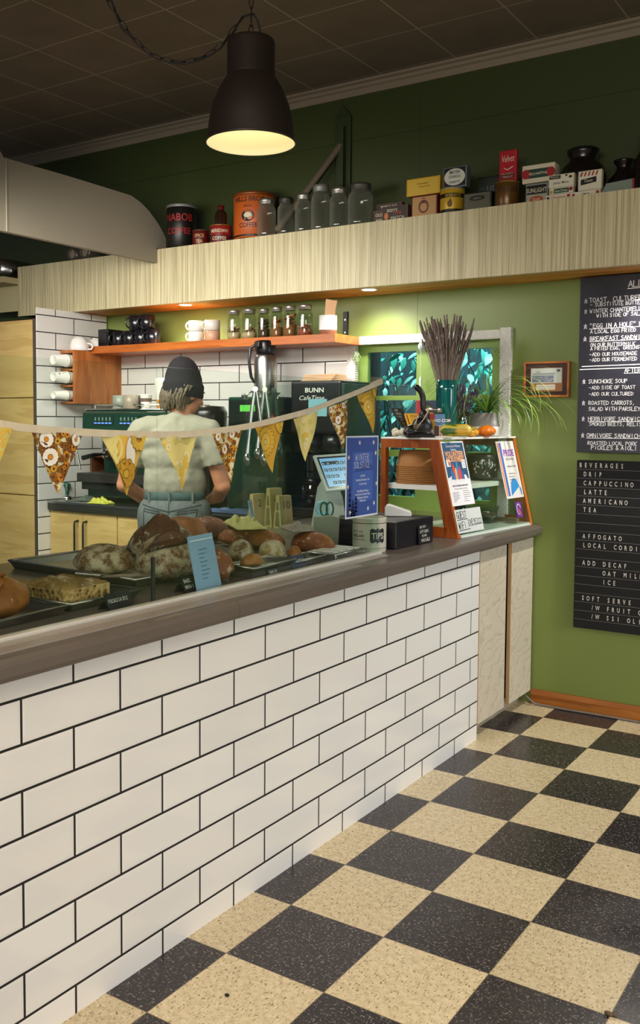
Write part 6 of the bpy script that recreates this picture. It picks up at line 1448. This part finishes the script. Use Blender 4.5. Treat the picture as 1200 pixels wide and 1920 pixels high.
MB().use(mat('#0b0a0b', .85)).box(0, 0, 0, 1.05, .036, .809, .003).build('board', None, lb)
pitch = .0425; g_ = MB().use(mat('#6f6d6c', .6)).at(FRONT(0, -.0006, 0)); LT = MB().use(mat('#cfcbc4', .6)).at(FRONT(0, -.0012, 0))
rows = {0: (.012, 'BEVERAGES'), 1: (.034, 'DRIP'), 2: (.034, 'CAPPUCCINO'), 3: (.036, 'LATTE'), 4: (.034, 'AMERICANO'), 5: (.036, 'TEA'), 8: (.036, 'AFFOGATO'), 9: (.038, 'LOCAL CORDIALS'), 11: (.038, 'ADD DECAF'), 12: (.038, '    OAT MILK'), 13: (.038, '    ICE'), 15: (.038, 'SOFT SERVE'), 16: (.036, '  /W FRUIT COMPOTE'), 17: (.036, '  /W SSI OLIVE OIL')}
for r_ in range(18):
    zb = .809 - .0435 - r_ * pitch
    g_.rect(.004, zb - .0008, 1.046, zb + .0008)
    if r_ in rows:
        x_, s_ = rows[r_]
        for k, c_ in enumerate(s_):
            if c_ != ' ': LT.text(c_, .031, x_ + k * .0243 + .007, zb + .0095, 0, 'C', .62, bold=.016)
g_.build('rails', None, lb); LT.build('lettering', None, lb)
# framed banknote
pf = thing('framed_banknote', 'banknote in a small brown and orange wooden frame on the green wall', 'picture', (-.5, 1.70, 1.528))
FW = wood('light_frame_wood', '#c0702a', '#9c5216', 'X', 1, .35, 6); FD = wood('dark_mat_wood', '#4a2016', '#2f130c', 'X', 1, .35, 6)
w_, h_ = .227, .172
m = MB().use(FW)
for a in ((0, 0, w_, .009), (0, h_ - .009, w_, h_), (0, .009, .009, h_ - .009), (w_ - .009, .009, w_, h_ - .009)): m.box(a[0], -.006, a[1], a[2], .028, a[3], .001)
m.build('outer_frame', None, pf); MB().use(FD).box(.009, .002, .009, w_ - .009, .028, h_ - .009).build('dark_border', None, pf)
m = MB().use(mat('#9c6a3a', .6)).at(FRONT(0, .0014, 0)).rect(.034, .028, w_ - .034, h_ - .03); m.build('backing_card', None, pf)
m = MB().use(mat('#c9cfc8', .5)).at(FRONT(0, .0008, 0)).rect(.036, .068, w_ - .038, h_ - .032); m.use(mat('#6f7688', .5)); rr = random.Random(3)
m.rect(.042, .072, .15, .105, .0003); m.use(mat('#aab0b8', .5))
for k in range(40): x_, z_ = rr.uniform(.043, .146), rr.uniform(.074, .102); m.rect(x_, z_, x_ + rr.uniform(.004, .016), z_ + rr.uniform(.001, .003), .0006)
m.use(mat('#4a4f5c', .5)).rect(.165, .122, .182, .134, .0005); m.text('TEN', .012, .06, .118, .0005)
for k in range(3): m.rect(.045, .109 + k * .003, .155, .1102 + k * .003, .0005)
m.build('banknote', None, pf)
m = MB().use(mat('#cfc8b8', .5)).at(FRONT(0, .0008, 0)).rect(.064, .036, .158, .061); m.use(mat('#6b5f52', .5)); m.stroke([(.072, .05), (.09, .054), (.11, .048), (.13, .053), (.15, .05)], .0012, .0004); m.rect(.075, .042, .147, .0432, .0004); m.build('caption_card', None, pf)

# ------------------------------------------------------------------ pendant lamp and its chain
LC = Vector((-.267, -.867, 2.105)); r0 = .1125
lp = thing('pendant_lamp', 'dark brown metal pendant lamp with a glowing cream inside over the counter', 'lamp', tuple(LC))
SHD = mat('#2b211d', .5, .2); t = NT('lamp_inside'); INS = t.bsdf(Base_Color=H('#ece3bf'), Roughness=.5, Emission_Color=H('#f3e9b8'), Emission_Strength=.3)
out = [(r0, 0), (.1095, .012), (.106, .05), (.098, .09), (.084, .125), (.070, .15), (.0605, .163)]
MB().use(SHD).lathe(out, 64, cap=False).lathe([(.061, .162), (.061, .166), (.0602, .168), (.0602, .245), (.057, .253), (.045, .257), (.0, .258)], 64, cap=False).build('shade', None, lp)
MB().use(INS).lathe([(.0600, .155), (.0685, .147), (.0825, .122), (.0965, .088), (.1045, .05), (.108, .012), (.111, .0015), (r0, 0)], 64, cap=False).lathe([(0, .155), (.06, .155)], 48, cap=False).build('inner_shade', None, lp)
MB().use(mat('#3a2e28', .4, .3)).lathe([(r0 - .001, -.0015), (r0 + .0015, 0), (r0 + .001, .003)], 64, cap=False).build('rim', None, lp)
MB().use(mat('#fff4d6', .3, emit=4)).ell((0, 0, .085), (.028, .028, .034), 20, 12).lathe([(.014, .11), (.014, .155)], 16).build('bulb', None, lp)
CHN = mat('#1d1613', .4, .4)
def link(mb, p, q, flip, w=.0055, r=.0013):
    p, q = Vector(p), Vector(q); d = (q - p); L = d.length; d.normalize(); s_ = d.orthogonal().normalized(); s_ = (Matrix.Rotation(PI / 2, 4, d) @ s_.to_4d()).to_3d() if flip else s_
    pts = []
    for k in range(12): a = 2 * PI * k / 12; pts.append((p + q) / 2 + d * math.sin(a) * (L / 2 + .003) * 1.02 + s_ * math.cos(a) * w)
    mb.tube(pts, r, 5, True)
def chain(P, step=.026):
    P = spline(P, 14); out = [P[0]]; acc = 0
    for a, b_ in zip(P, P[1:]):
        acc += (b_ - a).length
        if acc >= step: out.append(b_); acc = 0
    m = MB().use(CHN)
    for i, (a, b_) in enumerate(zip(out, out[1:])): link(m, a, b_, i % 2)
    return m
chain([(0, 0, .258), (0, 0, .6), (0, 0, .9), (0, 0, 1.13)]).build('hanging_chain', None, lp)
rv = Vector((.829924, .557846, 0))            # the cord loop swings in a plane facing the shop
lo = lambda a, z, e=0: tuple(rv * a + Vector((0, 0, z)))
loop = [lo(.004, .318), lo(-.02, .312), lo(-.05, .272), lo(-.085, .232), lo(-.14, .205), lo(-.19, .200), lo(-.25, .218), lo(-.30, .262), lo(-.34, .32), lo(-.365, .37), lo(-.42, .60), lo(-.5, .9), lo(-.56, 1.13)]
chain(loop).build('swag_chain', None, lp)
MB().use(mat('#120d0b', .6)).tube(spline([lo(.023, .257), lo(.02, .29), lo(.006, .315), lo(-.018, .31), lo(-.05, .268), lo(-.085, .228), lo(-.14, .201), lo(-.19, .196), lo(-.25, .214), lo(-.30, .258), lo(-.34, .318), lo(-.42, .6), lo(-.56, 1.13)], 8), .0026, 6).build('cord', None, lp)
point('pendant_bulb', tuple(LC + Vector((0, 0, .01))), 9, (1, .84, .58), .05, 150, (LC.x, LC.y, 0), .5)

# cable and small things on the floor
P = [(-.62, 1.60, .30), (-.53, 1.66, .16), (-.46, 1.685, .06), (-.38, 1.69, .008), (-.25, 1.69, .006), (-.1, 1.695, .006), (.1, 1.695, .006), (.5, 1.695, .006), (1.2, 1.697, .006)]
P[0] = (-.50, 1.69, .075); P[1] = (-.455, 1.685, .045); P[2] = (-.41, 1.682, .015)
tag(MB().use(mat('#6d6560', .4)).tube(spline(P), .0055, 8).build('power_cable'), 'grey power cable running along the wooden baseboard on the floor', 'cable')
tag(MB().use(mat('#5a4a36', .8)).ell((0, 0, .006), (.011, .006, .006), 8, 5).ell((.012, .004, .005), (.007, .004, .005), 8, 5).build('dead_leaf', None, None, (0.607, -0.611, 0.0)), 'tiny brown leaf crumb on a floor tile seam near the bottom edge', 'leaf')
tag(MB().use(mat('#15110f', .8)).ell((0, 0, .003), (.007, .005, .003), 8, 5).build('dark_crumb', None, None, (-0.187, -1.061, 0.0)), 'tiny dark crumb in the middle of a beige floor tile', 'crumb')

# ------------------------------------------------------------------ barista seen from behind
pr_ = thing('person', 'barista seen from behind in dark beanie, pale tee and grey jeans', 'person', (-1.985, .80, 0), .50)
t = NT('skin'); SKIN = t.bsdf(Base_Color=t.mix(t.noise(14, detail=3), H('#c98a68'), H('#b87a5c')), Roughness=.5, Subsurface_Weight=.08)
def limb(m, P, R, n=14):
    """a tapering limb with rounded joints"""
    m.tube(P, R, n)
    for p, r in zip(P, R): m.ell(p, (r, r, r), 14, 9)
def remesh(o, v=.006, it=8, f_=.5):
    modify(o, 'REMESH', mode='VOXEL', voxel_size=v, use_smooth_shade=True); modify(o, 'SMOOTH', factor=f_, iterations=it)
HX, HY, HZ = .045, .035, 1.535         # head centre
hr = Matrix.Translation((HX, HY, HZ)) @ Matrix.Rotation(-.75, 4, 'Z') @ Matrix.Rotation(-.22, 4, 'X')
m = MB().use(SKIN)
for c_, r in (((0, .0, .98), (.155, .10, .10)), ((0, .0, 1.08), (.135, .088, .12)), ((0, .0, 1.20), (.15, .10, .13)), ((0, .0, 1.30), (.165, .095, .10))): m.ell(c_, r, 24, 14)
limb(m, [(.0, .0, 1.34), (.02, .012, 1.41), (.04, .03, 1.49)], [.075, .056, .054])
for s_ in (-1, 1):
    limb(m, [(s_ * .08, 0, 1.37), (s_ * .175, 0, 1.345)], [.055, .056])
arms = {1: [(.178, 0, 1.34), (.215, -.01, 1.20), (.245, .0, 1.075), (.20, .12, 1.015), (.135, .235, .985)], -1: [(-.178, 0, 1.34), (-.225, .0, 1.20), (-.265, .02, 1.075), (-.205, .14, 1.005), (-.12, .255, .965)]}
for s_, P in arms.items(): limb(m, P, [.055, .05, .042, .038, .026])
# hands: palm, four bent fingers and a thumb
for s_, P in arms.items():
    w_ = Vector(P[4]); d = (w_ - Vector(P[3])).normalized(); sd = Vector((0, 0, 1)).cross(d).normalized(); up = d.cross(sd)
    m.at(frame(w_ + d * .045, d, sd)).ell((0, 0, 0), (.05, .036, .016), 16, 10); m.at(Matrix())
    for k, L in enumerate((.062, .072, .068, .054)):
        b_ = w_ + d * .085 + sd * (-.027 + .018 * k)
        limb(m, [b_ - d * .02, b_ + d * L * .4 - up * .004, b_ + d * L * .75 - up * .018, b_ + d * L * .95 - up * .036], [.0088, .0085, .0078, .0068], 8)
    b_ = w_ + d * .03 - sd * s_ * -.03
    limb(m, [b_, b_ + d * .03 + sd * s_ * .018, b_ + d * .055 + sd * s_ * .02 - up * .012], [.011, .0098, .0085], 8)
# head with face
m.at(hr); m.ell((0, -.005, .03), (.076, .095, .095), 24, 16); m.ell((0, .025, -.04), (.056, .062, .062), 20, 12); m.ell((0, .055, -.075), (.026, .026, .02), 14, 8)
limb(m, [(0, .088, .012), (0, .108, -.018)], [.010, .0135], 10)
for s_ in (-1, 1): m.ell((s_ * .077, -.005, -.005), (.010, .020, .030), 12, 10); m.ell((s_ * .04, .066, -.022), (.022, .02, .02), 12, 8); m.ell((s_ * .033, .085, .03), (.02, .012, .006), 10, 6)
m.ell((0, .084, -.047), (.024, .012, .006), 12, 6); m.ell((0, .083, -.057), (.02, .012, .006), 12, 6)
m.at(Matrix())
# legs
legs = {1: [(.085, 0, .93), (.098, .012, .52), (.10, -.01, .10)], -1: [(-.085, 0, .93), (-.098, .02, .52), (-.10, .0, .10)]}
for s_, P in legs.items(): limb(m, P, [.088, .060, .042])
bd = m.build('body', None, pr_); remesh(bd, .006, 6)
for s_ in (-1, 1):
    e = MB().use(mat('#f0ece6', .3)).at(hr); e.ell((s_ * .033, .083, .012), (.0125, .008, .008), 12, 8); e.use(mat('#3a2a1c', .3)).ell((s_ * .033, .0885, .012), (.0055, .004, .0055), 10, 6); e.build('eye', None, pr_)
# t-shirt
t = NT('tee_cotton'); TEE = t.bsdf(Base_Color=t.mix(t.noise(5, detail=4), H('#858170'), H('#9a9683')), Roughness=.9, Normal=t.bump(t.noise(6, detail=4), .55, .03))
m = MB().use(TEE)
for c_, r in (((.0, .0, 1.09), (.158, .115, .055)), ((0, 0, 1.13), (.156, .112, .11)), ((0, .0, 1.22), (.168, .115, .13)), ((0, .0, 1.30), (.18, .112, .095))): m.ell(c_, r, 28, 16)
m.lathe([(.150, 1.035), (.160, 1.06), (.158, 1.12)], 36, sq=(1, .72))
limb(m, [(.0, .0, 1.335), (.012, .005, 1.385)], [.10, .072])
for s_, P in arms.items():
    limb(m, [(s_ * .06, 0, 1.37), (s_ * .17, 0, 1.345)], [.068, .071])
    a, b_, c_ = Vector(P[0]), Vector(P[1]), Vector(P[2]); m.tube([a, a.lerp(b_, .55), b_, b_.lerp(c_, .12)], [.070, .070, .069, .071], 18)
te = m.build('t_shirt', None, pr_); remesh(te, .007, 9)
tx = bpy.data.textures.new('tee_folds', 'CLOUDS'); tx.noise_scale = .11; modify(te, 'DISPLACE', texture=tx, strength=.022, mid_level=.5)
# jeans
t = NT('grey_denim'); DEN = t.bsdf(Base_Color=t.mix(t.noise(60, t.mapping(scale=(1, 1, .15)), 4), H('#464c4c'), H('#6c7371')), Roughness=.85, Normal=t.bump(t.noise(5, detail=3), .4, .02))
m = MB().use(DEN)
m.ell((0, -.01, .93), (.178, .135, .13), 28, 16); m.ell((-.08, -.055, .90), (.085, .08, .09), 20, 12); m.ell((.08, -.055, .90), (.085, .08, .09), 20, 12)
m.lathe([(.158, .98), (.151, 1.045)], 36, sq=(1, .74))
for s_, P in legs.items(): limb(m, P[:2] + [(P[2][0], P[2][1], .09)], [.108, .078, .07], 18)
jn = m.build('jeans', None, pr_); remesh(jn, .008, 8)
DSE = mat('#2c3236', .8); DBAND = mat('#3f5552', .8, var=.15, vs=40)
wb = MB().use(DBAND).lathe([(.153, 1.005), (.1565, 1.008), (.1535, 1.046), (.150, 1.048)], 48, sq=(1, .76)); wb.build('waistband', None, jn)
for x_ in (-.11, 0, .11): y_ = -.76 * .1575 * math.sqrt(max(0, 1 - (x_ / .1575) ** 2)); MB().use(DEN).box(x_ - .006, y_ - .006, .995, x_ + .006, y_ + .004, 1.05, .002).build('belt_loop', None, jn)
def wrap_lines(name, paths, w_, mt, off):
    q = MB().use(mt)
    for P in paths:
        for (x0, z0), (x1, z1) in zip(P, P[1:]):
            for k in range(6):
                a, b_ = k / 6, (k + 1) / 6; p = Vector((x0 + (x1 - x0) * a, z0 + (z1 - z0) * a)); r = Vector((x0 + (x1 - x0) * b_, z0 + (z1 - z0) * b_)); d = (r - p).normalized(); n_ = Vector((-d.y, d.x)) * w_
                q.add([(p.x - n_.x, -.22, p.y - n_.y), (r.x - n_.x, -.22, r.y - n_.y), (r.x + n_.x, -.22, r.y + n_.y), (p.x + n_.x, -.22, p.y + n_.y)], [(0, 1, 2, 3)])
    o = q.build(name, None, jn); modify(o, 'SHRINKWRAP', target=jn, wrap_method='PROJECT', use_project_y=True, use_negative_direction=False, use_positive_direction=True, offset=off); return o
for s_ in (-1, 1):
    wrap_lines('back_pocket', [[(s_ * .045, .955), (s_ * .135, .965), (s_ * .13, .87), (s_ * .088, .835), (s_ * .048, .862), (s_ * .045, .955)], [(s_ * .047, .944), (s_ * .134, .953)]], .0028, DSE, .002)
wrap_lines('seat_seam', [[(0, .995), (0, .80)], [(-.15, .985), (0, .955), (.15, .985)]], .003, DSE, .002)
for s_, P in legs.items():
    q = MB().use(mat('#2a2826', .6)); x_, y_ = P[2][0], P[2][1]; q.ell((x_, y_ + .05, .035), (.045, .125, .035), 18, 10); q.ell((x_, y_ - .01, .07), (.045, .055, .06), 16, 10); q.box(x_ - .045, y_ - .065, 0, x_ + .045, y_ + .17, .022, .008); q.build('shoe', None, pr_)
# hair and beanie
HAIR = mat('#5f5240', .6, var=.45, vs=60, bump=.6, bs=120)
m = MB().use(HAIR).at(hr); m.ell((0, -.028, -.01), (.083, .078, .062), 24, 14); m.ell((-.03, -.062, -.058), (.055, .04, .04), 18, 10)
rr = random.Random(8)
for i in range(150):
    a = rr.uniform(PI - .1, 2 * PI - .1); P = []
    for k in range(5):
        u = k / 4; P.append((.088 * math.cos(a) * (1 - .08 * u) - .02 * u + rr.uniform(-.006, .006), -.02 + .082 * math.sin(a) * (1 - .05 * u) - .016 * math.sin(PI * u), .035 - .10 * u - rr.uniform(0, .035) * u))
    m.tube(P, [.007, .008, .0075, .006, .002], 5)
m.build('hair', None, pr_)
BEA = mat('#131015', .9, var=.1, vs=30, bump=.5, bs=260)
m = MB().use(BEA).at(hr @ Matrix.Rotation(.12, 4, 'X'))
prof = [(.098, -.012), (.101, .03), (.099, .055), (.0945, .06), (.090, .09), (.081, .12), (.068, .15), (.050, .172), (.026, .186), (0, .189)]
n = 72; V = []; F = []
for j, (r, z) in enumerate(prof):
    for k in range(n): a = 2 * PI * k / n; rb = r * (1 + .012 * math.cos(36 * a)); V.append((rb * .90 * math.cos(a), rb * 1.06 * math.sin(a) - .012 - .10 * max(0, z - .05), z))
for j in range(len(prof) - 1):
    for k in range(n): a, b_ = j * n + k, j * n + (k + 1) % n; F.append((a, b_, b_ + n, a + n))
m.add(V, F, True)
be = m.build('beanie', None, pr_); MB().use(mat('#0e0c10', .9, bump=.5, bs=260)).at(hr @ Matrix.Rotation(.12, 4, 'X')).lathe([(.0985, -.016), (.103, -.01), (.1035, .046), (.0985, .056)], 60, (0, -.012, 0), sq=(.90, 1.06), cap=False).build('cuff', None, be)
